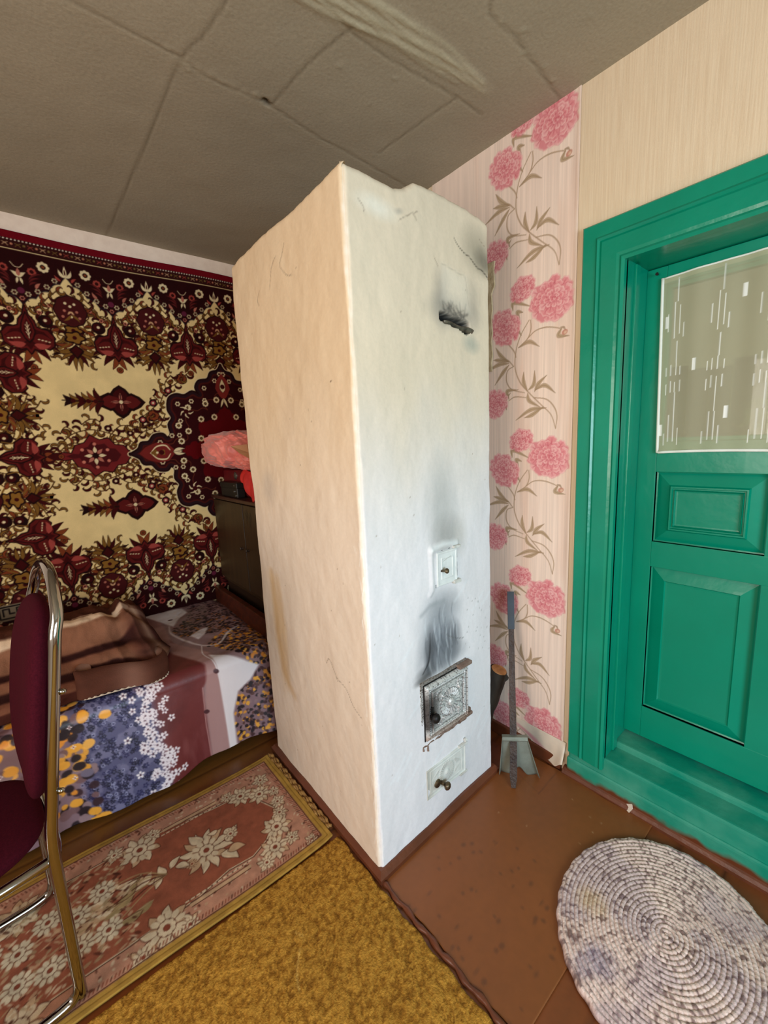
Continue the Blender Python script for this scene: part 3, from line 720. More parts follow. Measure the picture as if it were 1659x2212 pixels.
    # cleanout door
    def d1(cv, x0, x1, z0, z1):
        X, Y = np.meshgrid(cv.U, cv.V); cv.C *= (1+(fbm(X*60, Y*60, 2)-.5)*.10)[..., None]
        rect(cv, x0+.004, x1-.004, z0+.004, z1-.004, .006, .002); rect(cv, x0+.022, x1-.020, z0+.022, z1-.022, .004, .002)
        cv.stroke([(x0+.03, z0+.075), (x0+.06, z0+.085)], .002, (150, 150, 140), .5)
    c = par(plate('cleanout_door', .259, .350, .791, .897, -.009, d1, whitewash, (226, 230, 228), shear=0.0)); c['label'] = 'small limewashed cleanout door near the middle of the stove'
    bm = NB(); 
    for p in ([(.2565, .790), (.2565, .899)], [(.2565, .900), (.352, .901)], [(.352, .900), (.352, .806)]):
        tube(bm, [(x, -.0045, z) for x, z in np.linspace(p[0], p[1], 12)+RNG.normal(0, .0004, (12, 2))], [.0016+.0012*RNG.random() for _ in range(12)], 6)
    grate(obj('gap', bm, M['iron']), c)
    for z_, z2_ in ((.897, .905), (.786, .797)): bm = NB(); box(bm, .330, .362, -.016, -.002, z_, z2_, .002); grate(obj('hinge_bar', bm, whitewash_solid), c)
    knob(c, .280, .838, -.008, .016, .0085, knobm, (.25, -1, .15))
    # firebox door
    def d2(cv, x0, x1, z0, z1):
        X, Y = np.meshgrid(cv.U, cv.V); w_, h_ = x1-x0, z1-z0; cx, cz = (x0+x1)/2+.008, (z0+z1)/2
        r_ = random.Random(3)
        DKL = (58, 54, 52); rect(cv, x0+.008, x1-.008, z0+.008, z1-.008, .006, .005); rect(cv, x0+.0125, x1-.0125, z0+.0125, z1-.0125, .0016, 0, DKL, .8); rect(cv, x0+.026, x1-.026, z0+.026, z1-.026, .005, .005); rect(cv, x0+.030, x1-.030, z0+.030, z1-.030, .0016, 0, DKL, .8); rect(cv, x0+.022, x1-.022, z0+.022, z1-.022, .0016, 0, DKL, .8)
        for k in range(26):
            for q in (z0+.017, z1-.017): cv.ell(x0+.012+k*(w_-.024)/25, q, .0026, .0026, 0, None, 1, h=.0025, soft=.003)
        for k in range(24):
            for q in (x0+.017, x1-.017): cv.ell(q, z0+.012+k*(h_-.024)/23, .0026, None, 0, None, 1, h=.0025, soft=.003)
        rosette(cv, cx, cz, .042, .006)
        for q in range(22): t = (q+.5)*2*math.pi/22; cv.stroke([(cx+math.cos(t)*.018, cz+math.sin(t)*.018), (cx+math.cos(t)*.043, cz+math.sin(t)*.043)], .0015, DKL, .75)
        cv.stroke([(cx+math.cos(t)*.045, cz+math.sin(t)*.045) for t in np.linspace(0, 6.3, 50)], .0015, DKL, .7); cv.stroke([(cx+math.cos(t)*.014, cz+math.sin(t)*.014) for t in np.linspace(0, 6.3, 30)], .0015, DKL, .7)
        for sx in (-1, 1):
            for sz in (-1, 1):
                cv.stroke([(cx+sx*.050, cz+sz*.020), (cx+sx*.058, cz+sz*.040), (cx+sx*.044, cz+sz*.052), (cx+sx*.026, cz+sz*.050)], .0015, DKL, .7, smooth=4)
        for sx in (-1, 1):
            for sz in (-1, 1):
                for q in range(5):
                    t = q/4*1.57; ex, ez = cx+sx*(.040+.022*math.cos(t)), cz+sz*(.036+.022*math.sin(t)); cv.stroke([(cx+sx*.036, cz+sz*.034), (ex, ez)], [.003, .006], None, 1, h=.003, soft=.003)
        n = vnoise(X*700, Y*700, 3); n3 = vnoise(X*350, Y*350, 9); cv.H += (n-.5)*.0004
        k = sm(.62, .72, n*.5+n3*.5)[..., None]*.6; cv.C = cv.C*(1-k)+np.array((46, 40, 38))*k
        s_ = sm(.075, .02, X-x0+.012*(fbm(X*20, Y*9, 4)-.5))*sm(.02, .05, Y-z0)*sm(z1-.0, z1-.06, Y); cv.C = cv.C*(1-.75*s_[..., None])+np.array((40, 34, 32))*.75*s_[..., None]
        rs = sm(.03, .0, Y-z0)*.6+sm(.02, .0, x1-X)*.4*sm(z0+.05, z0, Y); cv.C = cv.C*(1-rs[..., None])+np.array((150, 110, 90))*rs[..., None]
    f = par(plate('firebox_frame', .188, .404, .311, .523, -.008, lambda cv, *a: fr(cv, *a), silver, (196, 194, 190)))
    f['label'] = 'silver-painted cast iron firebox frame under the soot marks'
    d = plate('door', .203, .398, .327, .506, -.017, d2, silver, (214, 214, 212)); grate(d, f)
    bm = NB(); tube(bm, [(.2015, -.0095, .326), (.2015, -.0095, .508)], .0022, 6); tube(bm, [(.2015, -.0095, .5085), (.40, -.0095, .5085)], .0018, 6); grate(obj('gap', bm, M['iron']), f)
    rust = mat('rusty_iron', (140, 118, 104), rough=.7, var=(104, 78, 66), vscale=50, bump=.4, bscale=120, bdist=.002)
    for a_ in ((.350, .412, -.024, -.004, .326, .337), (.352, .412, -.024, -.004, .505, .517), (.398, .408, -.02, -.004, .337, .35)): bm = NB(); box(bm, *a_, .003); grate(obj('hinge_bar', bm, rust), f)
    bm = NB()
    tube(bm, [(.19+.0108*k, -.006, .3105+.0022*math.sin(k*2.3)+.0018*math.sin(k*5.1)) for k in range(20)], [.0030+.0020*abs(math.sin(k*1.9)) for k in range(20)], 6)
    tube(bm, [(.194, -.006, .312), (.192, -.012, .300)], .003, 6); tube(bm, [(.214, -.006, .312), (.210, -.013, .292)], .0035, 6)
    grate(obj('clay_crumbs', bm, rust), f)
    knob(f, .222, .408, -.014, .018, .0155, M['iron'], (.05, -1, -.02)); f.location = (-.012, 0, -.004)
    bm = NB(); box(bm, .219, .233, -.022, -.016, .405, .436, .002); grate(obj('latch', bm, M['iron']), f)
    # ash door
    def d3(cv, x0, x1, z0, z1):
        X, Y = np.meshgrid(cv.U, cv.V); cv.C *= (1+(fbm(X*50, Y*50, 8)-.5)*.12)[..., None]
        rect(cv, x0+.003, x1-.003, z0+.003, z1-.003, .005, .0025); rect(cv, x0+.020, x1-.020, z0+.014, z1-.014, .003, .0015)
        cx, cz = (x0+x1)/2, (z0+z1)/2; rosette(cv, cx, cz, .032, .003, (180, 178, 170), 26)
        for s_ in (-1, 1):
            for q in range(4): cv.stroke([(cx+s_*(.036+.002*q), cz-.024), (cx+s_*(.048+.006*q), cz), (cx+s_*(.036+.002*q), cz+.024)], .002, (188, 186, 178), .6, h=.002, smooth=5)
        k = sm(.05, .0, X-x0+.02*(fbm(X*40, Y*12, 3)-.5)); cv.C = cv.C*(1-.4*k[..., None])+np.array((150, 138, 120))*.4*k[..., None]
        k = np.clip(1-np.hypot((X-.25)/.03, (Y-.145)/.022), 0, 1)[..., None]; cv.C = cv.C*(1-.8*k)+np.array((130, 112, 88))*.8*k
    g = par(plate('ash_door', .197, .384, .113, .217, -.010, d3, whitewash, (216, 218, 212), shear=-.0)); g['label'] = 'limewashed low ash door near the floor'; g.location = (-.009, 0, .004)
    for a_ in ((.350, .390, -.016, -.003, .213, .220), (.352, .388, -.016, -.003, .110, .117)): bm = NB(); box(bm, *a_, .002); grate(obj('hinge_bar', bm, whitewash_solid), g)
    bm = NB(); lathe(bm, (.379, -.012, .228), (1, 0, 0), [(0, .006), (.008, .006)], 14); grate(obj('hinge', bm, whitewash_solid), g)
    bm = NB(); tube(bm, [(.1955, -.005, .116), (.1955, -.005, .214)], .0013, 6); grate(obj('gap', bm, M['iron']), g)
    bm = NB(); lathe(bm, (.246, -.010, .147), (0, -1, 0), [(0, .014), (.004, .013), (.006, .008)], 18); grate(obj('latch_boss', bm, knobm), g)
    knob(g, .262, .142, -.012, .018, .0135, knobm, (.25, -1, -.1))
whitewash_solid = mat('limewash', (222, 224, 220), rough=.7, var=(190, 186, 176), vscale=40, bump=.2, bscale=80)
def fr(cv, x0, x1, z0, z1):
    X, Y = np.meshgrid(cv.U, cv.V); n = vnoise(X*600, Y*600, 3); n2 = vnoise(X*300, Y*300, 5); k = sm(.56, .64, n*.6+n2*.4)[..., None]*.9
    cv.C = cv.C*(1-k)+np.array((60, 52, 48))*k; cv.H += (n-.5)*.0015
    t = sm(z1-.03, z1, Y)[..., None]*.6; cv.C = cv.C*(1-t)+np.array((96, 82, 74))*t
    b_ = sm(z0+.02, z0, Y)[..., None]*.6; cv.C = cv.C*(1-b_)+np.array((150, 108, 88))*b_
build_stove()

# plaster strip smeared on the wallpaper behind the stove
bm = NB(); vs = []
for k in range(15):
    z = 1.46+.37*k/14; vs.append((bm.verts.new((W-.004, .158, z)), bm.verts.new((W-.006, .138+.0025*math.sin(k*2.1)-.010*(k > 10), z))))
for (a, b), (c, d) in zip(vs[:-1], vs[1:]): bm.faces.new((a, b, d, c))
o = obj('plaster_strip', bm, mat('old_plaster', (206, 188, 152), rough=.9, var=(180, 160, 124), vscale=40, bump=.4, bscale=60), wall_right); md = o.modifiers.new('t', 'SOLIDIFY'); md.thickness = .006

# ------------------------------------------------------------------ carpet on the back wall
M['wool'] = mat('wool_pile', (200, 180, 130), rough=.95, attr=True, bump=.25, bscale=350, bdist=.002, sheen=.0, spec=.05, fine=.05, fscale=500)
def build_wall_carpet():
    CZ = 1.222; HZ = .907
    half = np.linspace(0, HZ, 304)
    V = np.concatenate([CZ-half[::-1][:-1], CZ+half]); U = steps((-1.03, -.86, .01), (-.86, .60, .003), (.60, .735, .01))
    CR, DK, MR, RD, PK, GD, OR, WH = (220, 190, 132), (32, 12, 11), (58, 13, 13), (86, 23, 21), (170, 100, 82), (114, 77, 32), (118, 54, 28), (214, 192, 148)
    cv = Canvas(U, V, CR); X, Y = np.meshgrid(cv.U, cv.V)
    def P(T, pts, col, a=1., grow=0.): cv.poly(T(pts), col, a, grow=grow)
    def E(T, x, y, r, col, ry=None, ang=0.):
        p = T([(x, y)])[0]; cv.ell(p[0], p[1], r*T.sc, (ry or r)*T.sc, ang+T.rot, col)
    def Lf(T, a, b, w, col, bend=0., out=True):
        q = T(leaf_pts(a, b, w, bend*1.0))
        if out: cv.poly(q, DK, .9, grow=.0016)
        cv.poly(q, col)
    def St(T, pts, w, col, smooth=4): cv.stroke(T(pts), [k*T.sc for k in w] if hasattr(w, '__len__') else w*T.sc, col, 1, smooth=smooth)
    def floret(x, y, r, c1=WH, c2=RD, n=6):
        for k in range(n): t = k*2*math.pi/n; cv.ell(x+math.cos(t)*r*.7, y+math.sin(t)*r*.7, r*.34, None, 0, c1)
        cv.ell(x, y, r*.45, None, 0, DK); cv.ell(x, y, r*.25, None, 0, c2)
    def rosette(x, y, r):
        cv.ell(x, y, r*1.12, None, 0, DK)
        for k in range(8): t = k*math.pi/4; cv.ell(x+math.cos(t)*r*.66, y+math.sin(t)*r*.66, r*.36, None, 0, OR)
        cv.ell(x, y, r*.42, None, 0, MR); cv.ell(x, y, r*.2, None, 0, GD)
    def comma(T, x, y, ang, l, col, curl=1):
        c, s = math.cos(ang), math.sin(ang); pts = [(0, 0), (.4*l, .28*l*curl), (.8*l, .22*l*curl), (l, -.12*l*curl), (.84*l, -.26*l*curl)]
        q = T([(x+a*c-b*s, y+a*s+b*c) for a, b in pts]); q = catmull(q, 4)
        cv.stroke(q, [.004, .013, .012, .007, .003], DK, .9); cv.stroke(q, [.001, .008, .008, .003, .001], col, 1)
    def palmette(T0):
        class Q:
            sc, rot = T0.sc, T0.rot
            def __call__(s, pts): return T0([(x*.90, y*1.14) for x, y in pts])
        T = Q()
        for sx in (-1, 1):
            for (a, b, w_, bd, c_) in [((0, -.03), (.075*sx, -.09), .030, .2*sx, MR), ((0, -.04), (.035*sx, -.105), .026, -.1*sx, OR), ((.02*sx, -.02), (.12*sx, -.05), .022, .3*sx, MR)]: Lf(T, a, b, w_, c_, bd)
        crown = [(0, .118), (.010, .085), (.030, .064), (.036, .040), (.054, .034), (.082, .030), (.104, .008), (.100, -.028), (.078, -.044), (.052, -.036), (.040, -.052), (.016, -.046), (0, -.066)]
        crown = crown+[(-x, y) for x, y in crown[::-1]]
        P(T, crown, DK, grow=.005); P(T, crown, RD); P(T, [(x*.8, y*.8) for x, y in crown], MR)
        for sx in (-1, 1):
            Lf(T, (.012*sx, -.016), (.094*sx, -.004), .046, RD, .1*sx); Lf(T, (.016*sx, -.030), (.088*sx, -.026), .024, (150, 62, 54), -.2*sx, False)
            for q in range(4): E(T, sx*(.040+.014*q), -.008-.002*q, .0045, WH, .0028)
        P(T, [(0, .096), (.022, .052), (.030, .020), (.016, -.010), (0, -.024), (-.016, -.010), (-.030, .020), (-.022, .052)], DK, grow=.002)
        P(T, [(0, .090), (.020, .050), (.026, .020), (.014, -.006), (0, -.018), (-.014, -.006), (-.026, .020), (-.020, .050)], RD); P(T, [(0, .07), (.014, .04), (.018, .02), (0, -.01), (-.018, .02), (-.014, .04)], MR)
        St(T, [(0, -.006), (0, .055)], .003, WH)
        for sx in (-1, 1):
            for q in range(3): St(T, [(0, .006+.014*q), (sx*.008, .018+.014*q)], .0026, WH, 2)
    def bouquet(T):
        for sx in (-1, 1):    # fan of leaves at the tip
            for k in range(4): Lf(T, (0, -.13), (sx*(.010+.026*k), -.215+.020*k), .015, (GD, MR, GD, DK)[k], .1*sx)
            Lf(T, (.01*sx, -.12), (.085*sx, -.135), .018, GD, -.3*sx); Lf(T, (.01*sx, -.10), (.075*sx, -.105), .016, OR, -.3*sx)
        P(T, [(0, -.105), (.026, -.13), (0, -.165), (-.026, -.13)], DK, grow=.002); P(T, [(0, -.110), (.020, -.13), (0, -.158), (-.020, -.13)], MR)
        for sx in (-1, 1):
            for x, y in ((.095, -.022), (.10, -.075)):
                E(T, x*sx, y, .026, DK); E(T, x*sx-.006*sx, y+.004, .015, MR); E(T, x*sx, y+.004, .006, WH)
            St(T, [(.02*sx, -.10), (.07*sx, -.13), (.12*sx, -.10), (.115*sx, -.06)], [.006, .008, .004], GD); St(T, [(.0, -.02), (.05*sx, -.04), (.06*sx, -.08), (.03*sx, -.10)], [.006, .007, .003], GD)
            Lf(T, (.035*sx, .0), (.08*sx, .055), .018, OR, .3*sx); Lf(T, (.05*sx, -.045), (.078*sx, -.058), .014, OR, 0)
        for y, r in ((-.045, .030), (-.075, .034)):
            P(T, [(math.cos(t)*r*1.1*(1+.18*math.cos(5*t)), y+math.sin(t)*r*.8*(1+.18*math.cos(5*t))) for t in np.linspace(0, 6.28, 30)[:-1]], DK, grow=.001)
            P(T, [(math.cos(t)*r*.9*(1+.18*math.cos(5*t)), y+math.sin(t)*r*.62*(1+.18*math.cos(5*t))) for t in np.linspace(0, 6.28, 30)[:-1]], (128, 86, 34))
            E(T, 0, y, .008, MR)
        oval = [(math.cos(t)*.052*(1+.12*abs(math.cos(4*t))), .035+math.sin(t)*.058*(1+.08*abs(math.cos(4*t)))) for t in np.linspace(0, 6.28, 41)[:-1]]
        P(T, oval, DK, grow=.004); P(T, oval, (66, 20, 20)); 
        for x, y in ((0, .055), (.022, .035), (-.022, .035), (0, .012), (.016, .066), (-.016, .066), (.03, .01), (-.03, .01)): E(T, x, y, .0055, WH if abs(x) < .02 else PK)
        for sx in (-1, 1): Lf(T, (0, .02), (.03*sx, -.008), .010, GD, .2, False); Lf(T, (0, .035), (.012*sx, .02), .008, (196, 150, 110), 0, False)
    def diamond(T):
        for k in range(4):
            TT = TF(T.a[0], T.a[1], T.rot+k*math.pi/2, T.sc); s_ = 1.35 if k % 2 == 0 else 1.
            P(TT, [(x*s_, y) for x, y in [(.0, .024), (.030, .034), (.050, .020), (.064, 0), (.050, -.020), (.030, -.034), (.0, -.024)]], DK, grow=.002)
        for k in range(4):
            TT = TF(T.a[0], T.a[1], T.rot+k*math.pi/2, T.sc); s_ = 1.3 if k % 2 == 0 else .95
            P(TT, [(x*s_, y) for x, y in [(.0, .014), (.030, .026), (.045, .015), (.055, 0), (.045, -.015), (.030, -.026), (.0, -.014)]], RD if k % 2 == 0 else MR)
        for k in range(4):
            TT = TF(T.a[0], T.a[1], T.rot+k*math.pi/2, T.sc); Lf(TT, (.006, 0), (.036, 0), .011, PK, 0, False); St(TT, [(.01, 0), (.03, 0)], .003, DK, 2)
        E(T, 0, 0, .007, WH)
        for s_ in (-1, 1):
            for k in range(6):
                x = -.07-.019*k; Lf(T, (x+.01, 0), (x-.020, s_*(.040-.004*k)), .015, (GD, OR, GD, MR, GD, DK)[k], .25*s_)
            Lf(T, (-.06, .0), (-.085, .050*s_), .016, MR, .3*s_)
        St(T, [(-.06, 0), (-.19, 0)], .004, DK)
        for q in range(4): E(T, -.085-.024*q, 0, .008, MR)
    rr = random.Random(12)
    def scrolls(T, paths, seed=0):
        for p in paths:
            q = catmull(T(p), 6); cv.stroke(q, .0042, DK, .9); cv.stroke(q, .0022, GD, 1)
            Q = np.array(q); d = np.cumsum(np.r_[0, np.hypot(*np.diff(Q, axis=0).T)]); n = max(2, int(d[-1]/.0185))
            for k in range(n+1):
                t = d[-1]*k/n; x, y = np.interp(t, d, Q[:, 0]), np.interp(t, d, Q[:, 1]); i = min(np.searchsorted(d, t), len(Q)-1); a_ = math.atan2(*(Q[i]-Q[i-1])[::-1]) if i else 0
                s_ = 1 if k % 2 else -1; comma(TF(0, 0), x, y, a_+s_*1.0, .026+.010*rr.random(), (GD, OR, MR, GD)[k % 4], s_)
    # dense vine ground between the lobed edge and the motifs (top row; mirrored later)
    xs0 = .1-.317*3
    peaks = [.1+.317*k for k in range(-4, 3)]
    def scall(x):   # lower edge of the dark lobes: cusp up at the bouquets, lobe down at the palmettes
        f = np.abs(((x-.1)/.317+.5) % 1-.5)*2   # 0 at palmette peaks, 1 between
        return 1.852+.125*f**1.15+.012*np.abs(np.sin(f*math.pi*3.5))
    for pk in peaks:
        T0 = TF(pk, 1.722)
        for sx in (-1, 1):
            T = TF(pk, 1.722, 0, 1, sx)
            scrolls(T, [[(0, .10), (.035, .125), (.075, .12), (.10, .16), (.15, .20)], [(.02, .125), (.06, .09), (.065, .05), (.085, .03), (.12, .02)], [(.10, .15), (.095, .11), (.12, .085), (.11, .05)],
                        [(.155, .06), (.125, .02), (.115, -.02), (.075, -.04)], [(.158, -.02), (.13, -.06), (.10, -.08)], [(.06, .14), (.085, .17), (.12, .205)]])
            for x, y in ((.048, .105), (.088, .14), (.075, .075), (.11, .11), (.125, .17)): floret(T([(x, y)])[0][0], T([(x, y)])[0][1], .0085, (190, 110, 90), OR, 6)
    cols_side = -.612
    for zc in (1.222, 1.571):   # rotated column of motifs at the left
        for sx in (-1, 1):
            T = TF(cols_side, zc, math.pi/2, 1, sx)
            scrolls(T, [[(0, .10), (.035, .125), (.075, .12), (.10, .16), (.16, .20)], [(.02, .125), (.06, .09), (.065, .05), (.085, .03), (.12, .02)], [(.10, .15), (.095, .11), (.12, .085), (.11, .05)],
                        [(.165, .06), (.135, .02), (.125, -.02), (.085, -.04)], [(.168, -.02), (.14, -.06), (.11, -.08)]])
    for x0, z0, rot in [(k-.1585, 1.845, 0) for k in peaks[1:]]: bouquet(TF(x0, z0-.03, rot))
    for z0 in (1.398,): bouquet(TF(-.745+.005, z0, math.pi/2, .95))
    for pk in peaks: palmette(TF(pk, 1.724, 0, .90)); rosette(pk, 1.722-.088-.02 if pk > -.3 else 1.60, .013) if pk > -.8 else None
    for zc in (1.222, 1.571): palmette(TF(cols_side, zc, math.pi/2, .84))
    rosette(-.551, 1.398, .0); rosette(-.372, 1.475, .013); rosette(-.505, 1.222, .015)
    # isolated diamonds and the big palmette beside the medallion
    diamond(TF(-.232, 1.468, 0, 1.18))
    T = TF(-.365, 1.222, 0, 1.18)
    scr = [[(.16, .02), (.12, .06), (.06, .085), (0, .10), (-.06, .085), (-.10, .05), (-.14, .0)], [(.02, .10), (.03, .13), (.0, .14), (-.03, .12)], [(.06, .08), (.10, .115), (.15, .11)], [(-.05, .085), (-.08, .11), (-.10, .085)],
           [(.14, .05), (.18, .09), (.24, .11), (.27, .16)], [(.19, .09), (.20, .13), (.25, .15)]]
    scrolls(T, scr); scrolls(T, [[(.02, .04), (.09, .05), (.14, .02)], [(-.02, .04), (-.07, .05), (-.11, .02)]])
    big = [(-.135, 0), (-.10, .014), (-.075, .010), (-.06, .040), (-.03, .050), (-.01, .078), (.02, .060), (.05, .066), (.07, .040), (.10, .036), (.125, .0)]
    big = big+[(x, -y) for x, y in big[::-1]]
    P(T, big, DK, grow=.004); P(T, big, (104, 30, 30)); P(T, [(x*.7, y*.7) for x, y in big], (70, 18, 20))
    for k in range(8): t = k*math.pi/4; Lf(T, (math.cos(t)*.010, math.sin(t)*.010), (math.cos(t)*.036, math.sin(t)*.036), .013, WH if k % 2 == 0 else PK, 0, False)
    for k in range(6): t = k*math.pi/3+.5; E(T, math.cos(t)*.048, math.sin(t)*.045, .006, (190, 110, 90))
    E(T, 0, 0, .010, DK); Lf(T, (-.10, .0), (-.15, 0), .028, MR, 0); rosette(-.505+.012, 1.222, .010); E(T, .155, 0, .012, DK)
    for sx in (1, ):
        for (x, y, r) in ((.055, .105, .013), (.13, .085, .012), (.19, .12, .018), (.215, .145, .014)): E(T, x, y, r, DK); E(T, x, y, r*.7, MR); E(T, x, y, r*.35, WH)
    for x, z, r in ((-.10, 1.405, .024), (.050, 1.585, .024)): rosette(x, z, r)
    T = TF(-.10, 1.42); scrolls(TF(0, 0), [[(-.20, 1.375), (-.15, 1.40), (-.11, 1.43), (-.07, 1.47), (-.09, 1.50)], [(-.06, 1.47), (-.03, 1.53), (.02, 1.56), (.09, 1.62)], [(-.22, 1.36), (-.16, 1.35), (-.12, 1.37)], [(-.02, 1.50), (-.03, 1.56), (.0, 1.60)]])
    for x, z in ((-.095, 1.465), (-.02, 1.525), (-.15, 1.385)): cv.ell(x, z, .018, None, 0, DK); cv.ell(x, z, .011, None, 0, (150, 60, 60)); cv.ell(x, z, .005, None, 0, WH)
    # medallion (centre hidden behind the stove), top half
    cx, cz = .255, 1.222
    def lobed(pts, grow=0, col=DK): cv.poly(pts, col, 1, grow=grow)
    quad = [(-.19, 0), (-.195, .03)]
    out = []
    ctrl = [(-.475, 0), (-.44, .022), (-.425, .050), (-.39, .055), (-.365, .085), (-.325, .090), (-.305, .070), (-.285, .090), (-.290, .135), (-.27, .17), (-.285, .21), (-.275, .265), (-.24, .285), (-.20, .28), (-.16, .30), (-.125, .285),
            (-.140, .32), (-.120, .355), (-.075, .365), (-.055, .40), (-.02, .412), (0, .440)]
    full = ctrl+[(-x, y) for x, y in ctrl[::-1]]; full = full+[(x, -y) for x, y in full[::-1]]
    pts = [(cx+x, cz+y) for x, y in catmull(full, 4, True)]
    lobed(pts, .012, WH); lobed(pts, .008, DK); lobed(pts, 0, (40, 20, 24)); lobed(pts, -.012, (70, 22, 18)); lobed(pts, -.020, (46, 12, 14))
    inner = [(cx+x*.72, cz+y*.72) for x, y in catmull(full, 4, True)]; lobed(inner, .004, (90, 40, 26)); lobed(inner, .0, (50, 12, 14)); inner = [(cx+x*.52, cz+y*.52) for x, y in catmull(full, 4, True)]; lobed(inner, .0, (88, 10, 14))
    for x, y in ctrl[1::2]:
        floret(cx+x*.90+.01, cz+y*.90, .012); floret(cx-x*.90-.01, cz+y*.90, .012)
    for x, y in ((-.13, .16), (-.06, .17), (-.20, .10), (-.10, .24), (-.19, .22), (-.24, .05), (-.04, .26), (-.14, .06), (-.245, .13)):
        floret(cx+x, cz+y, .016, WH, GD, 8); floret(cx-x, cz+y, .016, WH, GD, 8)
    T = TF(cx, cz+.33); P(T, [(0, .07), (.03, .03), (.04, -.01), (.02, -.05), (0, -.07), (-.02, -.05), (-.04, -.01), (-.03, .03)], (120, 40, 34)); Lf(T, (0, -.03), (0, .04), .03, WH, 0); E(T, 0, 0, .012, MR)
    for sx in (-1, 1): Lf(T, (0, -.06), (.02*sx, -.11), .012, WH, 0)
    T = TF(cx-.36, cz); P(T, [(.09, 0), (.05, .045), (.0, .05), (-.05, .03), (-.08, 0), (-.05, -.03), (0, -.05), (.05, -.045)], (110, 34, 30))
    for sx in (-1, 1): St(T, [(-.03, 0), (0, .03*sx), (.04, .034*sx), (.06, .01*sx)], [.004, .008, .004], WH); Lf(T, (.075, 0), (.13, .012*sx), .016, WH, .2)
    for q in range(5): E(T, -.02+.012*q, .010*math.sin(q*2.2), .008, GD)
    E(T, .02, 0, .012, MR); E(T, 0, 0, .006, WH)
    for x, y in ((-.20, .20), (.20, .20)):
        T = TF(cx+x, cz+y, .7); 
        for k in range(5): t = k*1.256; St(T, [(0, 0), (math.cos(t)*.02, math.sin(t)*.02), (math.cos(t+.5)*.034, math.sin(t+.5)*.034)], [.004, .008, .003], WH)
        E(T, 0, 0, .012, MR)
    # borders (top half): dark lobes, band, line, dots, plain red edge
    top = scall(X); m = sm(-.0015, .0015, Y-top)[..., None]
    ml = sm(-.0015, .0015, (-.735-.0-(scall(.1+(Y-CZ)/.349*.317)-1.852))-X+.0)[..., None]*(Y > 1.0)[..., None]; m2 = np.maximum(m, ml)
    edge = np.exp(-((Y-top)/.004)**2)[..., None]
    cv.C = cv.C*(1-m2)+np.array((40, 11, 11))*m2; cv.C = cv.C*(1-edge*.8)+np.array((26, 18, 28))*edge*.8
    e3 = np.exp(-((Y-top-.012)/.002)**2)[..., None]*m; cv.C = cv.C*(1-e3*.5)+np.array(RD)*e3*.5
    for pk in peaks+[.1+.317*3]:
        for sx in (-1, 1):
            for x, dz in ((.022, .02), (.055, .036), (.088, .062), (.118, .092)): floret(pk+sx*x, 1.868+dz+.006, .0105, (176, 156, 120))
            floret(pk+sx*.085, 2.012, .021, WH, OR, 8); floret(pk+sx*.045, 1.985, .015, (150, 60, 50), MR, 8); 
            for q in range(3): Lf(TF(0, 0), (pk+sx*.03, 1.93+.01*q), (pk+sx*(.06+.01*q), 1.945+.018*q), .007, (92, 30, 28), .3*sx, False)
            Lf(TF(0, 0), (pk+sx*.05, 1.92), (pk+sx*.068, 1.945), .012, PK, .2, False); Lf(TF(0, 0), (pk+sx*.14, 1.97), (pk+sx*.12, 1.99), .01, (150, 60, 50), .2, False)
        x0, z0 = pk, 1.965
        for sx in (-1, 1): Lf(TF(0, 0), (x0, z0-.01), (x0+sx*.024, z0+.012), .014, WH, .2*sx, False); Lf(TF(0, 0), (x0+.004*sx, z0-.01), (x0+sx*.010, z0-.035), .009, WH, 0, False)
        Lf(TF(0, 0), (x0, z0-.005), (x0, z0+.026), .014, PK, 0, False); cv.stroke([(x0-.02, z0+.045), (x0-.008, z0+.03), (x0+.008, z0+.03), (x0+.02, z0+.045)], .003, WH, .9, smooth=3)
        cv.ell(x0, z0-.06, .012, None, 0, (90, 30, 50)); floret(x0, 1.875, .009, PK, RD)
        x1 = pk-.1585; 
        for sx in (-1, 1): Lf(TF(0, 0), (x1, 1.985), (x1+sx*.022, 2.018), .013, WH, -.3*sx, False)
        Lf(TF(0, 0), (x1, 1.985), (x1, 2.035), .013, WH, 0, False); Lf(TF(0, 0), (x1, 1.995), (x1, 2.02), .006, MR, 0, False)
    r_ = lambda z0, z1, c: cv.poly([(-1.2, z0), (.9, z0), (.9, z1), (-1.2, z1)], c)
    r_(2.062, 2.14, (50, 18, 16)); r_(2.058, 2.0615, (206, 180, 130))
    for k in range(46):
        x = -1.0+k*.040; c_ = ((110, 84, 40), (150, 60, 50), (190, 150, 110))[k % 3]
        for q in (-1, 1): cv.stroke([(x-.008, 2.072+.012*(q > 0)), (x, 2.080), (x+.008, 2.072+.012*(q > 0))], .003, c_, .8, smooth=2)
        cv.ell(x+.02, 2.080, .0045, None, 0, (190, 120, 90) if k % 2 else (120, 96, 50), .9)
    r_(2.100, 2.14, (104, 12, 22)); r_(2.0955, 2.1, (40, 14, 16))
    for k in range(150): cv.ell(-1.03+k*.012, 2.0965, .0030, .0026, 0, (232, 214, 190), .95)
    # the lower half mirrors the upper one
    n = len(half); cv.C[:n-1] = cv.C[n:][::-1][:n-1]
    cv.C *= (1+(fbm(X*20, Y*20, 3)-.5)*.12)[..., None]
    cv.H = (fbm(X*3, Y*4, 5)-.5)*.006
    # woven corner mark at the bottom left
    cv.poly([(-.80, .53), (-.700, .53), (-.700, .60), (-.80, .60)], (120, 104, 84)); rectp = lambda a, b, c_, d, w_: cv.stroke([(a, b), (c_, b), (c_, d), (a, d), (a, b)], w_, (26, 20, 20))
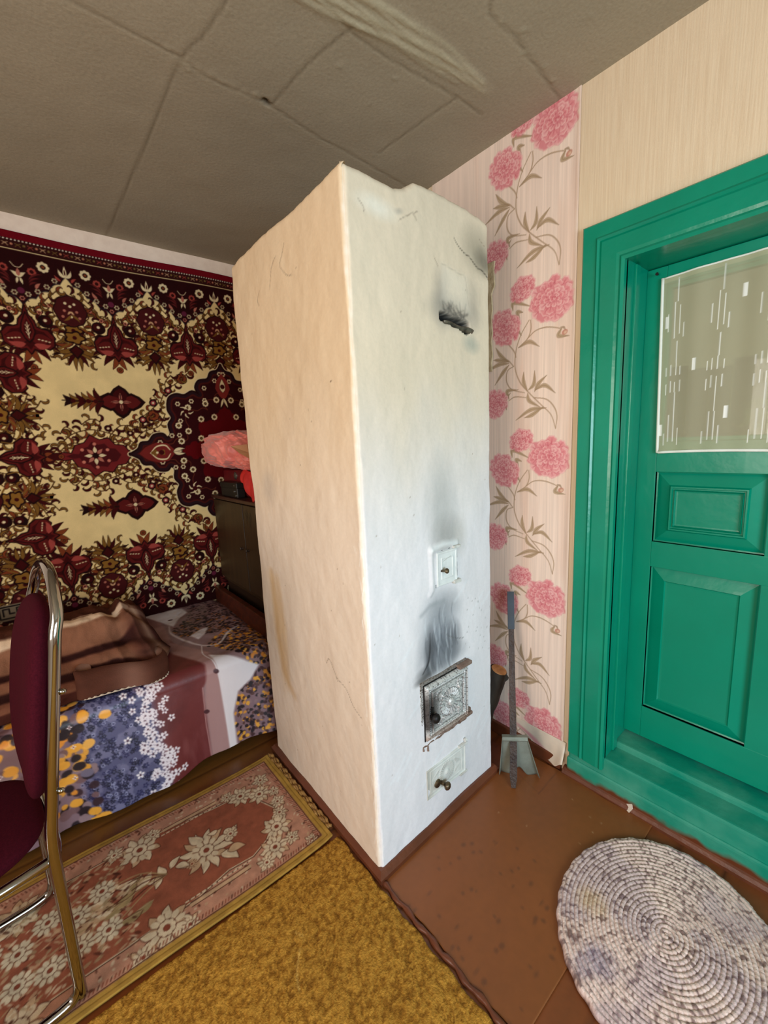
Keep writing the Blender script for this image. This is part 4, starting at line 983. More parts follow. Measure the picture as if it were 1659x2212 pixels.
    rectp(-.792, .540, -.708, .592, .006); cv.stroke([(-.78, .552), (-.78, .582), (-.76, .582), (-.76, .56), (-.745, .56)], .006, (26, 20, 20)); cv.stroke([(-.735, .552), (-.735, .582), (-.72, .582)], .005, (26, 20, 20))
    o = cv.mesh('wall_carpet', lambda u, v, h: (u, L-.010-h-.002*np.sin(u*9), v+.004*np.sin(u*6)), M['wool'], None)
    o.modifiers.new('t', 'SOLIDIFY').thickness = .007
    tag(o, 'cream and maroon floral wool carpet hanging on the wall above the bed', 'carpet')
build_wall_carpet()

# ------------------------------------------------------------------ floor coverings
def build_sheet():
    m = mat('painted_fibreboard', (132, 74, 38), rough=.42, attr=True, bump=.12, bscale=30, bdist=.004, fine=.04, fscale=50)
    cv = Canvas(steps((-.008, .722, .004)), steps((-.465, -.012, .004)), (130, 74, 34)); X, Y = np.meshgrid(cv.U, cv.V)
    cv.C *= (1+(fbm(X*4, Y*4, 3)-.5)*.16)[..., None]; cv.H += fbm(X*7, Y*7, 4)*.0015
    for k in range(60):
        x, y = RNG.normal(.17, .12), RNG.normal(-.30, .11); cv.ell(x, y, RNG.uniform(.002, .008), RNG.uniform(.002, .006), 0, (84, 48, 28), .55, soft=.005)
    cv.ell(.55, -.2, .15, .06, 0, (104, 66, 40), .3, soft=.08); cv.ell(.14, -.12, .1, .05, 0, (150, 84, 46), .3, soft=.08)
    cv.stroke([(.57, -.165), (.72, -.158)], .003, (90, 52, 32), .7); cv.stroke([(.575, -.16), (.62, -.02)], .002, (100, 60, 36), .5)
    for k in range(8): cv.ell(RNG.uniform(.4, .7), RNG.uniform(-.4, -.1), .002, None, 0, (190, 160, 130), .7)
    o = cv.mesh('floor_sheet', lambda u, v, h: (u+.004*np.sin(v*24), v, .0045+h), m)
    o.modifiers.new('t', 'SOLIDIFY').thickness = .004; o.modifiers['t'].offset = -1
    tag(o, 'brown painted fibreboard sheet on the floor in front of the stove doors', 'floor sheet')
    bm = NB(); pts = [(-.014+.003*math.sin(k*1.1), -.03-.42*k/30, .004+.001*math.sin(k*2.3)) for k in range(31)]
    tube(bm, pts, [.007+.002*math.sin(k*1.9) for k in range(31)], 8); o2 = obj('floor_strip', bm, M['brown_trim'], None, True)
    tag(o2, 'thin brown painted strip between the yellow carpet and the floor sheet', 'floor strip')
build_sheet()

def build_yellow():
    m = mat('ochre_loop_pile', (160, 112, 40), rough=.95, attr=True, bump=.6, bscale=220, bdist=.006, sheen=.0, spec=.1, fine=.22, fscale=170)
    U = steps((BX+.2, -1.0, .04), (-1.0, -.03, .0045)); V = steps((-2.4, -.75, .04), (-.75, .169, .0045))
    cv = Canvas(U, V, (158, 112, 44)); X, Y = np.meshgrid(cv.U, cv.V)
    n = vnoise(X*120, Y*120, 3)*.5+vnoise(X*215, Y*215, 4)*.5; big = fbm(X*4, Y*4, 8)
    c = np.where((n > .5)[..., None], np.array((178, 130, 52.)), np.array((158, 110, 40.))); d = sm(.42, .30, n)[..., None]
    cv.C = (c*(1-d*.45)+np.array((104, 66, 22))*d*.45)*(1+(big-.5)*.16)[..., None]; cv.H = (n-.5)*.005
    for p in ([(-.27, -.02), (-.30, -.06), (-.31, -.09)], [(-.25, -.0), (-.26, .02)]): cv.stroke(p, .0025, (226, 190, 110), .8, smooth=3)
    o = cv.mesh('yellow_carpet', lambda u, v, h: (u+.012*sm(-.1, .2, v)*0+.003*np.sin(v*60)*(u > -.06), v, .009+h), m)
    o.modifiers.new('t', 'SOLIDIFY').thickness = .008; o.modifiers['t'].offset = -1
    tag(o, 'ochre yellow loop pile carpet on the floor in the foreground', 'carpet')
build_yellow()

def build_runner():
    t = empty('runner_rug', (-.8, .41, 0)); tag(t, 'patterned runner with cream roses on brick red and a gold edge, beside the bed', 'rug')
    m = M['wool']; y0, y1, x1 = .178, .650, -.045
    U = steps((-1.55, -.92, .008), (-.92, x1, .0024)); V = steps((y0, y1, .0024))
    BR, CRM, TAN, DK, DP, GD = (136, 78, 58), (194, 176, 148), (176, 146, 114), (74, 40, 30), (120, 62, 46), (150, 112, 50)
    cv = Canvas(U, V, (168, 122, 100)); X, Y = np.meshgrid(cv.U, cv.V); cy = (y0+y1)/2
    n = fbm(X*60, Y*60, 4, 3)
    def rose(x, y, r, c=CRM, seed=1):
        rr = random.Random(seed); cv.ell(x, y, r*.95, None, 0, TAN, .8, soft=.006)
        for k in range(11):
            a = k*.571+rr.random()*.2; cv.ell(x+math.cos(a)*r*.78, y+math.sin(a)*r*.78, r*.30, r*.20, a, c)
            cv.stroke([(x+math.cos(a+.28)*r*.45, y+math.sin(a+.28)*r*.45), (x+math.cos(a+.28)*r*.95, y+math.sin(a+.28)*r*.95)], .003, DK, .6)
        cv.ell(x, y, r*.55, None, 0, DK, .75)
        for k in range(9): a = k*.698; cv.ell(x+math.cos(a)*r*.36, y+math.sin(a)*r*.36, r*.16, None, 0, c)
        cv.ell(x, y, r*.2, None, 0, DP)
    def lf(x, y, a, l, w, c=CRM, o=True):
        q = leaf_pts((x, y), (x+math.cos(a)*l, y+math.sin(a)*l), w, .25)
        if o: cv.poly(q, DK, .8, grow=.0022)
        cv.poly(q, c); cv.stroke([(x, y), (x+math.cos(a)*l*.8, y+math.sin(a)*l*.8)], .0016, TAN, .8)
    rr = random.Random(3)
    # cream border ground with brown specks
    for k in range(1500):
        x, y = rr.uniform(-1.5, x1), rr.uniform(y0, y1); cv.ell(x, y, rr.uniform(.003, .007), rr.uniform(.002, .004), rr.uniform(0, 3), (CRM, TAN, DK, CRM)[k % 4], .7)
    def field(grow, col): # brick red field with a pointed right end
        pts = [(-.135, cy-.015), (-.175, cy+.08), (-.215, cy+.120), (-.30, cy+.128), (-.42, cy+.148), (-.60, cy+.150), (-1.6, cy+.150), (-1.6, cy-.150), (-.60, cy-.150), (-.42, cy-.140), (-.33, cy-.118), (-.26, cy-.125), (-.20, cy-.10), (-.16, cy-.06)]
        cv.poly(pts, col, 1, grow=grow)
    field(.006, DK); field(.003, CRM); field(0, BR)
    # straight inner lines
    for s_ in (-1, 1):
        for a, b in ((-.44, -.28), (-1.2, -.95)):
            cv.stroke([(a, cy+s_*.150), (b, cy+s_*.150)], .010, TAN, 1); cv.stroke([(a, cy+s_*.157), (b, cy+s_*.157)], .0025, DK); cv.stroke([(a, cy+s_*.143), (b, cy+s_*.143)], .0025, DK)
            cv.stroke([(a-.01, cy+s_*.134), (b+.01, cy+s_*.134)], .004, CRM)
            for q in range(12): cv.ell(a+(b-a)*q/11, cy+s_*.134, .002, None, 0, DK)
    # flower clusters of the border
    spots = [(-.203, .531, .030), (-.149, .494, .030), (-.162, .332, .034), (-.197, .270, .032), (-.143, .264, .018), (-.514, .537, .040), (-.505, .246, .042), (-.241, .558, .017), (-.577, .569, .020), (-.471, .569, .018),
             (-.237, .241, .020), (-.565, .212, .024), (-.457, .215, .020), (-.120, .55, .022), (-.115, .42, .02), (-.105, .47, .016), (-.10, .215, .015), (-.13, .375, .02), (-.80, .54, .04), (-.80, .25, .04), (-.87, .22, .02), (-.86, .56, .02)]
    for k, (x, y, r) in enumerate(spots):
        for q in range(8 if r > .025 else 5):
            a = q*6.283/(8 if r > .025 else 5)+k; lf(x+math.cos(a)*r*.7, y+math.sin(a)*r*.7, a, r*.75, r*.5, (CRM, TAN)[q % 2])
    for k, (x, y, r) in enumerate(spots): rose(x, y, r, CRM, k)
    # bouquet in the field
    bx, by = -.359, .402
    for q in range(12): a = q*.5236; lf(bx+math.cos(a)*.03, by+math.sin(a)*.03, a+.2, .048, .022, (CRM, TAN, CRM)[q % 3])
    for q, (x, y) in enumerate(((-.30, .425), (-.272, .405), (-.286, .385), (-.31, .45), (-.265, .43))): lf(x, y, q, .03, .016)
    lf(-.355, .44, 2.2, .055, .03); lf(-.33, .36, -.9, .06, .03); lf(-.31, .355, -.3, .05, .028, TAN)
    rose(bx, by, .040, CRM, 5); rose(-.283, .409, .020, CRM, 6); rose(-.405, .385, .015, TAN, 7)
    # left leaf medallion, worn and mottled
    for k in range(5): lf(-.445-.012*k, .407+.004*math.sin(k*2), 3.14*k/2.5-.6, .040, .02)
    for k in range(22):
        a = 2.2+rr.random()*1.9; x, y = -.50-.16*rr.random(), .42-.10*rr.random()+.07*rr.random(); lf(x, y, a, .06, .022, (TAN, CRM, (140, 120, 84))[k % 3], k % 2 == 0)
    for k in range(7): cv.stroke([(-.47, .40), (-.53, .40+.012*k-.02), (-.62, .36+.02*k-.02), (-.72, .35+.02*k)], .004, ((150, 128, 90), DK)[k % 2], .8, smooth=4)
    for k in range(900):
        x, y = rr.uniform(-1.2, -.56), rr.uniform(cy-.145, cy+.15); cv.ell(x, y, rr.uniform(.004, .012), rr.uniform(.002, .005), rr.choice((.3, .6, 2.4)), (CRM, TAN, (150, 128, 96), DK, TAN)[k % 5], .75)
    for k in range(14): rose(-.62-.06*(k % 7), .34+.11*(k//7)+.02*math.sin(k*3), .030, (190, 176, 150), k+30)
    # zigzag dark edge and gold binding
    for k in range(300):
        for yy, s_ in ((y0+.032, 1), (y1-.032, -1)):
            x = -1.5+k*.0085; cv.stroke([(x, yy), (x+.004, yy+s_*.008)], .003, DP if k % 3 else DK, .8)
    for k in range(50): y = y0+.03+k*.0082; cv.stroke([(x1-.030, y), (x1-.040, y+.005)], .003, DP if k % 3 else DK, .9)
    for (a, b, c_, d) in ((-1.6, y0-.01, x1, y0+.024), (-1.6, y1-.022, x1, y1+.01), (x1-.024, y0, x1+.01, y1)):
        cv.poly([(a, b), (c_, b), (c_, d), (a, d)], (160, 124, 58))
    for pts in ([(-1.6, y0+.026), (x1-.026, y0+.026), (x1-.026, y1-.024), (-1.6, y1-.024)],): cv.stroke(pts, .0035, DK, .9)
    for pts in ([(-1.6, y0+.012), (x1-.012, y0+.012), (x1-.012, y1-.010), (-1.6, y1-.010)],): cv.stroke(pts, .003, (112, 82, 34), .7, h=-.0008)
    cv.C *= (1+(n-.5)*.24)[..., None]; cv.H += (fbm(X*9, Y*9, 5)-.5)*.003
    o = cv.mesh('rug_field', lambda u, v, h: (u-.8*0, v+.006*np.sin(u*7), .0155+h+.006*np.exp(-((u-x1)/.02)**2)*(np.sin(v*40)*.3+.4)), m)
    o.parent = t; o.matrix_parent_inverse = Matrix.Translation((.8, -.41, 0)); o.modifiers.new('t', 'SOLIDIFY').thickness = .006; o.modifiers['t'].offset = -1
    # twisted gold fringe gathered along the stove
    fm = mat('gold_twisted_yarn', (160, 118, 58), rough=.8, var=(134, 94, 46), vscale=60, bump=.5, bscale=150)
    bm = NB(); 
    for q in range(3):
        pts = [(x1+.004+.006*q+.0018*math.sin(k*.55+q*2), y0+.03+(y1-y0-.03)*k/60, .014+.004*math.sin(k*1.3+q)) for k in range(61)]
        tube(bm, pts, [.0042+.0008*math.sin(k*2.1) for k in range(61)], 6)
    f = obj('fringe', bm, fm, t, True); f.matrix_parent_inverse = Matrix.Translation((.8, -.41, 0)); f['kind'] = 'stuff'
build_runner()

def build_oval():
    m = mat('knitted_rag_yarn', (196, 176, 166), rough=.95, attr=True, bump=.5, bscale=260, bdist=.003, spec=.1, fine=.05, fscale=300)
    cx, cy, ra, rb, th = .409, -.594, .274, .2345, .0475
    nr, nt = 120, 560
    cv = Canvas(np.linspace(0, 2*math.pi, nt, endpoint=False), np.linspace(.004, 1, nr), (196, 178, 170)); T_, Rr = np.meshgrid(cv.U, cv.V)
    X = np.cos(T_)*Rr*ra; Y = np.sin(T_)*Rr*rb; ring = Rr*24
    ph = ring*2*math.pi+T_; st = T_*Rr*150+np.floor(ring+T_/6.283)*1.9
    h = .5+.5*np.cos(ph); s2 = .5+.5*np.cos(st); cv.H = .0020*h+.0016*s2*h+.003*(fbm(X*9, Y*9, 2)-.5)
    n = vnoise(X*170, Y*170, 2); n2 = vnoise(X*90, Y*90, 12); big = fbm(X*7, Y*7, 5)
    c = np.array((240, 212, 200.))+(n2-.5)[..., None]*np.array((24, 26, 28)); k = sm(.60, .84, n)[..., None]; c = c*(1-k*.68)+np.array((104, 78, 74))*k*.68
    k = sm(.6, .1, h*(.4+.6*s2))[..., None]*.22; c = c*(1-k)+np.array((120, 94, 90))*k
    b = sm(.52, .66, fbm(X*11+3, Y*11, 14))[..., None]*.18; c = c*(1-b)+np.array((120, 108, 140))*b
    for (px, py, r, col, a_) in ((.245, -.37+.0, .020, (96, 70, 70), .7), (.245, -.445, .014, (96, 70, 70), .6), (.36, -.44, .05, (224, 190, 140), .5), (.24, -.50, .05, (110, 104, 140), .35), (.20, -.48, .03, (120, 110, 140), .3), (.50, -.56, .06, (236, 210, 190), .25)):
        dx, dy = X+cx-px, Y+cy-py; q = np.clip(1-np.hypot(dx, dy)/r, 0, 1)*(.5+.7*vnoise(X*80, Y*80, 7)); q = np.clip(q*1.6, 0, 1)[..., None]*a_; c = c*(1-q)+np.array(col)*q
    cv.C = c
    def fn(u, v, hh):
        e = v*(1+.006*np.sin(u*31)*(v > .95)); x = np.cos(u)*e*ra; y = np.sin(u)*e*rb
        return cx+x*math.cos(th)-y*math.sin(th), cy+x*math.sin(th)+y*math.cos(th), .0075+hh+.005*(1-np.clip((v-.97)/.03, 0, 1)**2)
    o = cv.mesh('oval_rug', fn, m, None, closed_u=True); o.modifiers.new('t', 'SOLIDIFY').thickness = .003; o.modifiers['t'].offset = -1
    tag(o, 'oval crocheted rag rug in greyish pink in front of the green door', 'rug')
build_oval()
bm = NB(); bm.faces.new([bm.verts.new(p) for p in ((.716, -.400, .006), (.722, -.385, .008), (.735, -.388, .034), (.731, -.402, .036), (.722, -.408, .022))])
o = obj('paper_scrap', bm, mat('scrap_paper', (226, 206, 186), rough=.8)); o.modifiers.new('t', 'SOLIDIFY').thickness = .002
tag(o, 'tiny pale scrap of paper lying at the foot of the door threshold', 'scrap')

# ------------------------------------------------------------------ bed
def build_bed():
    t = empty('bed', (-.8, 1.19, 0)); tag(t, 'single bed along the carpeted wall with a dark wooden footboard', 'bed'); Mi = Matrix.Translation((.8, -1.19, 0))
    def P(nm, bm, m): o = obj(nm, bm, m, t); o.matrix_parent_inverse = Mi; return o
    bm = NB(); box(bm, -1.72, .090, .845, 1.53, .20, .375, .03, 3); P('mattress', bm, mat('ticking', (190, 176, 160), rough=.9))
    bm = NB(); box(bm, -1.72, .092, .86, .885, .12, .20); P('side_rail', bm, M['wood_dark']); bm = NB(); box(bm, -1.72, .092, 1.50, 1.525, .12, .20); P('side_rail', bm, M['wood_dark'])
    bm = NB(); box(bm, .094, .124, .855, 1.535, .12, .470, .004); P('footboard', bm, M['wood_dark']); bm = NB(); box(bm, -1.76, -1.73, .82, 1.535, .12, .80, .004); P('headboard', bm, M['wood_dark'])
    for x in (.109, -1.745):
        for y in (.875, 1.50): bm = NB(); box(bm, x-.02, x+.02, y-.02, y+.02, 0, .13); P('leg', bm, M['wood_dark'])
build_bed()

def build_spread():
    m = mat('printed_satin_bedspread', (150, 110, 110), rough=.42, attr=True, bump=.1, bscale=40, sheen=.0, spec=.45)
    cv = Canvas(steps((-1.60, -.9, .012), (-.9, .106, .0030)), steps((0, 1.085, .0030)), (150, 118, 118)); X, Y = np.meshgrid(cv.U, cv.V)
    S = lambda y: 1.545-y; D = lambda z: .735+(.39-z); rr = random.Random(9)
    MRN, MV, WH, NV, OR, BK = (112, 46, 46), (168, 136, 136), (238, 226, 226), (58, 56, 96), (240, 168, 58), (36, 24, 30)
    n = fbm(X*8, Y*8, 3)
    # maroon translucent petals zone, pale band, white band
    cv.poly([(-.44, -.1), (-.27, 0), (-.25, .3), (-.22, .55), (-.17, .75), (-.215, .8), (-.218, 1.2), (-.50, 1.2), (-.50, .5)], MRN, soft=.01)
    cv.poly([(-.30, -.1), (-.22, .0), (-.22, .25), (-.24, .42), (-.15, .62), (-.13, .75), (-.145, 1.2), (-.217, 1.2), (-.212, .85), (-.19, .72), (-.26, .55), (-.30, .35), (-.30, .1)], (176, 134, 130), soft=.012)
    k = (sm(.45, .7, n)*sm(-.2, -.26, X)*sm(-.5, -.4, X))[..., None]*.35; cv.C = cv.C*(1-k)+np.array((70, 24, 26))*k
    k = (sm(.55, .75, fbm(X*14, Y*5, 8))*sm(-.2, -.26, X)*sm(-.5, -.4, X))[..., None]*.3; cv.C = cv.C*(1-k)+np.array((176, 120, 116))*k
    cv.stroke([(-.215, .80), (-.222, .95), (-.217, 1.2)], .004, (196, 150, 146), .7)
    # right-hand leafy dot zone
    def dots(poly, cnt, lo, hi, cols, seed, base=None, asp=.8):
        if base: cv.poly(poly, base, .9, soft=.012)
        r_ = random.Random(seed); P = np.array(poly); x0, y0 = P.min(0); x1, y1 = P.max(0); k = 0; it = 0
        while k < cnt and it < cnt*20:
            it += 1; x, y = r_.uniform(x0, x1), r_.uniform(y0, y1); ins = False
            for (ax, ay), (bx, by) in zip(P, np.roll(P, -1, 0)):
                if (ay > y) != (by > y) and x < (bx-ax)*(y-ay)/(by-ay)+ax: ins = not ins
            if not ins: continue
            k += 1; r = r_.uniform(lo, hi); a = r_.uniform(0, 3.14); c = r_.choice(cols); T = TF(x, y, a, r)
            cv.poly(T([(-1, 0), (-.5, .7), (.3, .75), (1, 0), (.3, -.6), (-.6, -.7)]), c, .95)
    dk = [BK, BK, (70, 40, 40), (96, 70, 74), BK, (200, 120, 40), OR]
    dots([(-.205, .30), (-.10, .18), (.11, .10), (.11, .47), (-.04, .46), (-.11, .44), (-.19, .40)], 600, .006, .010, [BK, BK, (70, 40, 40), (96, 70, 74), BK, (60, 40, 44), (170, 100, 40)], 1, (140, 108, 108))
    dots([(-.06, .0), (.11, .0), (.11, .2), (-.12, .22)], 200, .005, .009, [BK, (70, 40, 40), (96, 70, 74), (120, 90, 92)], 2, (146, 112, 112))
    dots([(-.10, .62), (-.14, .56), (-.05, .48), (.11, .46), (.11, .80), (-.0, .79), (-.04, .74)], 470, .0065, .0105, [BK, BK, (90, 56, 50), OR, (214, 130, 50)], 3, (140, 108, 108))
    dots([(-.03, .80), (.11, .80), (.11, 1.2), (-.06, 1.2), (-.115, 1.10), (-.12, .95), (-.08, .88)], 430, .0070, .0110, [BK, BK, (90, 56, 50), (70, 40, 44), OR, (224, 150, 60), (150, 118, 118)], 4, (136, 104, 110))
    # white band, star shaped where it crosses the front crease
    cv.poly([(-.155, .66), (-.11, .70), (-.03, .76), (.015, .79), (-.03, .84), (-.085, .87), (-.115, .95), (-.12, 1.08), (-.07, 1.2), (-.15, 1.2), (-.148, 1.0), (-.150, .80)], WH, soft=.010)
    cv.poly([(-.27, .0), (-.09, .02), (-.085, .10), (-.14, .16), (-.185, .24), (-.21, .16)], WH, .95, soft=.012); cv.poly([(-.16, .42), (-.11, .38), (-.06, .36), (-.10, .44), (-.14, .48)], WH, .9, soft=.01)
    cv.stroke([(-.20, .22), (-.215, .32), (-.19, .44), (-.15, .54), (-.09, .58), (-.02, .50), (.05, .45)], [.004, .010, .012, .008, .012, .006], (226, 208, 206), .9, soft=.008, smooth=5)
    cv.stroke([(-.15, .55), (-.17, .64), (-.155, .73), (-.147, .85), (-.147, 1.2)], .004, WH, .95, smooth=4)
    for x, y in ((-.175, .14), (-.185, .27), (-.157, .755), (-.213, .90)): cv.ell(x, y, .011, .008, .5, (74, 34, 40))
    # navy flowers zone
    cv.poly([(-.66, .70), (-.60, .66), (-.50, .68), (-.44, .70), (-.39, .76), (-.37, 1.2), (-.64, 1.2), (-.62, .95)], (88, 86, 120), soft=.03)
    k = (sm(.5, .62, fbm(X*26, Y*26, 5))*sm(-.66, -.60, X)*sm(-.38, -.44, X)*sm(.66, .72, Y))[..., None]*.6; cv.C = cv.C*(1-k)+np.array((134, 130, 160))*k
    def flower(x, y, r, c, cc, n_=5, rot=0.):
        for q in range(n_): a = rot+q*6.283/n_; cv.ell(x+math.cos(a)*r*.62, y+math.sin(a)*r*.62, r*.40, r*.30, a, c)
        cv.ell(x, y, r*.26, None, 0, cc)
    for k in range(430):
        x, y = rr.uniform(-.635, -.40), rr.uniform(.68, 1.15)
        if rr.random() < sm(-.66, -.58, x): flower(x, y, rr.uniform(.005, .010), ((30, 28, 58), (38, 36, 78), (24, 22, 44))[k % 3], (96, 96, 130), 5, rr.random())
        if k % 4 == 0: cv.ell(x+.01, y, .006, None, 0, (160, 160, 190), .9); cv.ell(x+.01, y, .003, None, 0, (50, 50, 90))
    for k in range(120):   # white blossoms
        y = .68+.45*rr.random(); x = -.400+rr.gauss(0, .024)+.012*math.sin(y*20); flower(x, y, rr.uniform(.010, .0145), (240, 228, 232), (84, 44, 60), 5, rr.random()*3)
    for x, z in ((-.346, .340), (-.337, .267), (-.347, .071), (-.322, .072), (-.386, .035), (-.36, .16), (-.355, .39), (-.35, .12), (-.47, .40), (-.48, .25), (-.46, .12)): flower(x, D(z), .013, (246, 236, 238), (84, 44, 60), 5, z*40)
    # big orange and black petals at the left
    k = (sm(-.60, -.66, X)*sm(.60, .66, Y))[..., None]*.8; cv.C = cv.C*(1-k)+np.array((132, 106, 116))*k
    for k in range(700):
        x, y = -.585-.9*rr.random()**1.1, rr.uniform(.60, 1.15); r = rr.uniform(.009, .019); T = TF(x, y, rr.uniform(-.6, .6), r)
        c = rr.choice((BK, BK, (58, 36, 42), OR, (252, 186, 84), (150, 124, 128), (120, 88, 90), (236, 150, 50)))
        cv.poly(catmull(T([(-1, .2), (-.6, .8), (.3, .85), (1, .3), (.8, -.5), (0, -.9), (-.7, -.6)]), 3, True), c, .93, soft=.004)
    for x, z, c in ((-.53, .365, OR), (-.625, .293, OR), (-.60, .067, OR), (-.644, .113, OR), (-.781, .298, OR), (-.79, .262, BK), (-.664, .197, OR), (-.653, .347, BK), (-.575, .042, OR), (-.634, .362, BK), (-.603, .2, (120, 110, 130)), (-.69, .28, OR), (-.66, .25, OR), (-.62, .23, BK)):
        T = TF(x, D(z), .2, .018); cv.poly(catmull(T([(-1, .2), (-.6, .7), (.3, .8), (1, .3), (.8, -.5), (0, -.7), (-.7, -.5)]), 3, True), c, .97, soft=.004)
    for k in range(12): flower(rr.uniform(-.9, -.6), rr.uniform(.65, 1.1), .007, WH, (120, 40, 60), 4)
    def fn(u, v, h):
        s1, s2 = .70, .765; q = np.clip((v-s1)/(s2-s1), 0, 1); ang = q*math.pi/2; R_ = .042
        y = np.where(v < s1, 1.545-v, np.where(v < s2, 1.545-s1-R_*np.sin(ang), 1.545-s1-R_)); z = np.where(v < s1, .39, np.where(v < s2, .39-R_*(1-np.cos(ang)), .39-R_-(v-s2)))
        d = np.clip((v-s2)/.32, 0, 1)
        y = y-.045*d-d*.016*np.sin(u*13+.6)-d*.008*np.sin(u*31); top = 1-np.clip((v-s1)/.05, 0, 1)
        z = z+top*(.010*(fbm(u*5, v*5, 6)-.5)+.012*(fbm(u*14+v*5, v*9, 16)-.5)*sm(-.3, -.1, u))-.010*d*np.sin(u*9)+.012*d*d*sm(-.2, .1, u)
        y = y-.006*d*(fbm(u*26, v*3, 4)-.5); z = z-top*.012*sm(.06, .106, u)
        return u, y, z
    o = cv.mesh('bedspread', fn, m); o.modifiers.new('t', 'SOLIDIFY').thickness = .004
    tag(o, 'satin bedspread printed with maroon, white and navy blossoms draped over the bed', 'bedspread')
build_spread()

def build_blanket():
    m = mat('plush_brown_blanket', (122, 74, 52), rough=.85, attr=True, sheen=.0, bump=.4, bscale=240, bdist=.003, spec=.1)
    t = empty('brown_blanket', (-.7, 1.2, .40)); tag(t, 'plush brown blanket with beige stripes bunched up on the bed', 'blanket'); Mi = Matrix.Translation((.7, -1.2, -.40))
    cv = Canvas(steps((-1.55, -.9, .02), (-.9, -.285, .005)), np.linspace(0, 1, 130), (120, 74, 54)); X, Y = np.meshgrid(cv.U, cv.V)
    cols = [(0, (60, 28, 20)), (.12, (66, 30, 22)), (.14, (116, 72, 52)), (.21, (112, 66, 48)), (.225, (44, 18, 14)), (.27, (46, 20, 16)), (.285, (124, 80, 58)), (.34, (118, 74, 54)), (.355, (44, 18, 14)), (.385, (50, 22, 18)), (.40, (132, 88, 66)), (.515, (142, 96, 72)), (.53, (226, 196, 166)), (.57, (220, 186, 154)), (.585, (66, 32, 20)), (.84, (100, 52, 32)), (1, (150, 108, 84))]
    yy = Y+.07*(fbm(X*9, Y*2, 3)-.5)+.02*np.sign(np.sin(X*50))*(Y > .58)*.6+.10*sm(-.46, -.36, X)*np.sin(Y*9)
    xs = [c[0] for c in cols]; cv.C = np.stack([np.interp(yy, xs, [c[1][q] for c in cols]) for q in range(3)], -1)
    e = sm(-.43, -.36, X)[..., None]*.75; rib = np.stack([np.interp((X*9+Y*1.2) % 1, [0, .3, .5, .7, 1], [c[q] for c in ((56, 26, 20), (120, 78, 60), (176, 138, 112), (72, 36, 28), (56, 26, 20))]) for q in range(3)], -1); cv.C = cv.C*(1-e)+rib*e
    cv.C *= (1+(fbm(X*60, Y*30, 3)-.5)*.14)[..., None]
    prof = np.array([(.865, 0.363), (.852, .42), (.862, .450), (.905, .475), (.93, .515), (.975, .55), (1.03, .600), (1.09, .628), (1.15, .640), (1.24, .625), (1.34, .585), (1.45, .520), (1.53, .44)])
    pp = np.array(catmull(prof, 12)); tt = np.linspace(0, 1, len(pp))
    def fn(u, v, h):
        py = np.interp(v, tt, pp[:, 0]); pz = np.interp(v, tt, pp[:, 1]); e_ = np.clip((u+.285)/-.13, 0, 1); f = np.sqrt(np.clip(1-(1-e_)**2, 0, 1)); cy_, cz_ = 1.16, .398
        x = u; w = (fbm(u*7, v*5, 3)-.5)*.045+(fbm(u*22, v*6, 5)-.5)*.020+.012*np.sin(v*34+u*6)*sm(-.55, -.38, u)-.030*np.abs(np.sin(u*34+v*5+1.2))*sm(-.50, -.42, u)-.016*np.abs(np.sin(v*9+u*3))
        ny, nz = py-cy_, pz-cz_; ln = np.hypot(ny, nz)+1e-6; sc = (.35+.65*f); hz = (.08+.92*f)
        return x+.03*np.sin(v*7)*(1-f), cy_+ny*sc+ny/ln*w*f, np.maximum(cz_+nz*hz+nz/ln*w*f, .402)
    o = cv.mesh('blanket_pile', fn, m, t); o.matrix_parent_inverse = Mi
    # turned-back corner with a crocheted white edge, curling at both ends
    cv = Canvas(np.linspace(0, 1, 90), np.linspace(0, 1, 26), (84, 48, 36)); X, Y = np.meshgrid(cv.U, cv.V); cv.C = cv.C*(1+(fbm(X*14, Y*5, 3)-.5)*.2)[..., None]
    k = sm(.22, .10, X)[..., None]*.7+np.exp(-((X-.5)/.07)**2)[..., None]*.35; cv.C = cv.C*(1-k)+np.array((186, 146, 126))*k; k = sm(.72, 1, X)[..., None]*.5; cv.C = cv.C*(1-k)+np.array((196, 170, 146))*k
    path = np.array(catmull([(-.545, .905), (-.575, .880), (-.590, .850), (-.565, .832), (-.50, .835), (-.43, .838), (-.37, .828), (-.325, .845), (-.312, .885), (-.335, .93), (-.37, .96)], 10)); pt = np.linspace(0, 1, len(path))
    def lo_f(u): return .402+.012*np.sin(u*7)+.02*sm(.7, 1, u)
    def fl(u, v, h):
        x = np.interp(u, pt, path[:, 0]); y = np.interp(u, pt, path[:, 1]); z0 = lo_f(u); top = .485-.035*sm(.35, .8, u)+.01*np.sin(u*9)
        return x+.004*np.sin(v*3), y+.05*v**2+.006*np.sin(u*20), z0+(top-z0)*np.sin(v*math.pi/2)
    f = cv.mesh('folded_corner', fl, m, t); f.matrix_parent_inverse = Mi; md = f.modifiers.new('t', 'SOLIDIFY'); md.thickness = .012; md.offset = 0
    sub = f.modifiers.new('s', 'SUBSURF'); sub.levels = sub.render_levels = 1
    bm = NB(); uu = np.linspace(.10, .95, 120); px, py = np.interp(uu, pt, path[:, 0]), np.interp(uu, pt, path[:, 1]); pz = lo_f(uu)
    tube(bm, [(x, y-.007, z+.002+.0012*math.sin(k*1.6)) for k, (x, y, z) in enumerate(zip(px, py, pz))], [.0026+.0014*math.sin(k*1.6) for k in range(120)], 6)
    s_ = obj('crochet_edge', bm, mat('pale_crochet_thread', (196, 178, 156), rough=.9), f, True); s_['label'] = 'pale crocheted edging'
build_blanket()

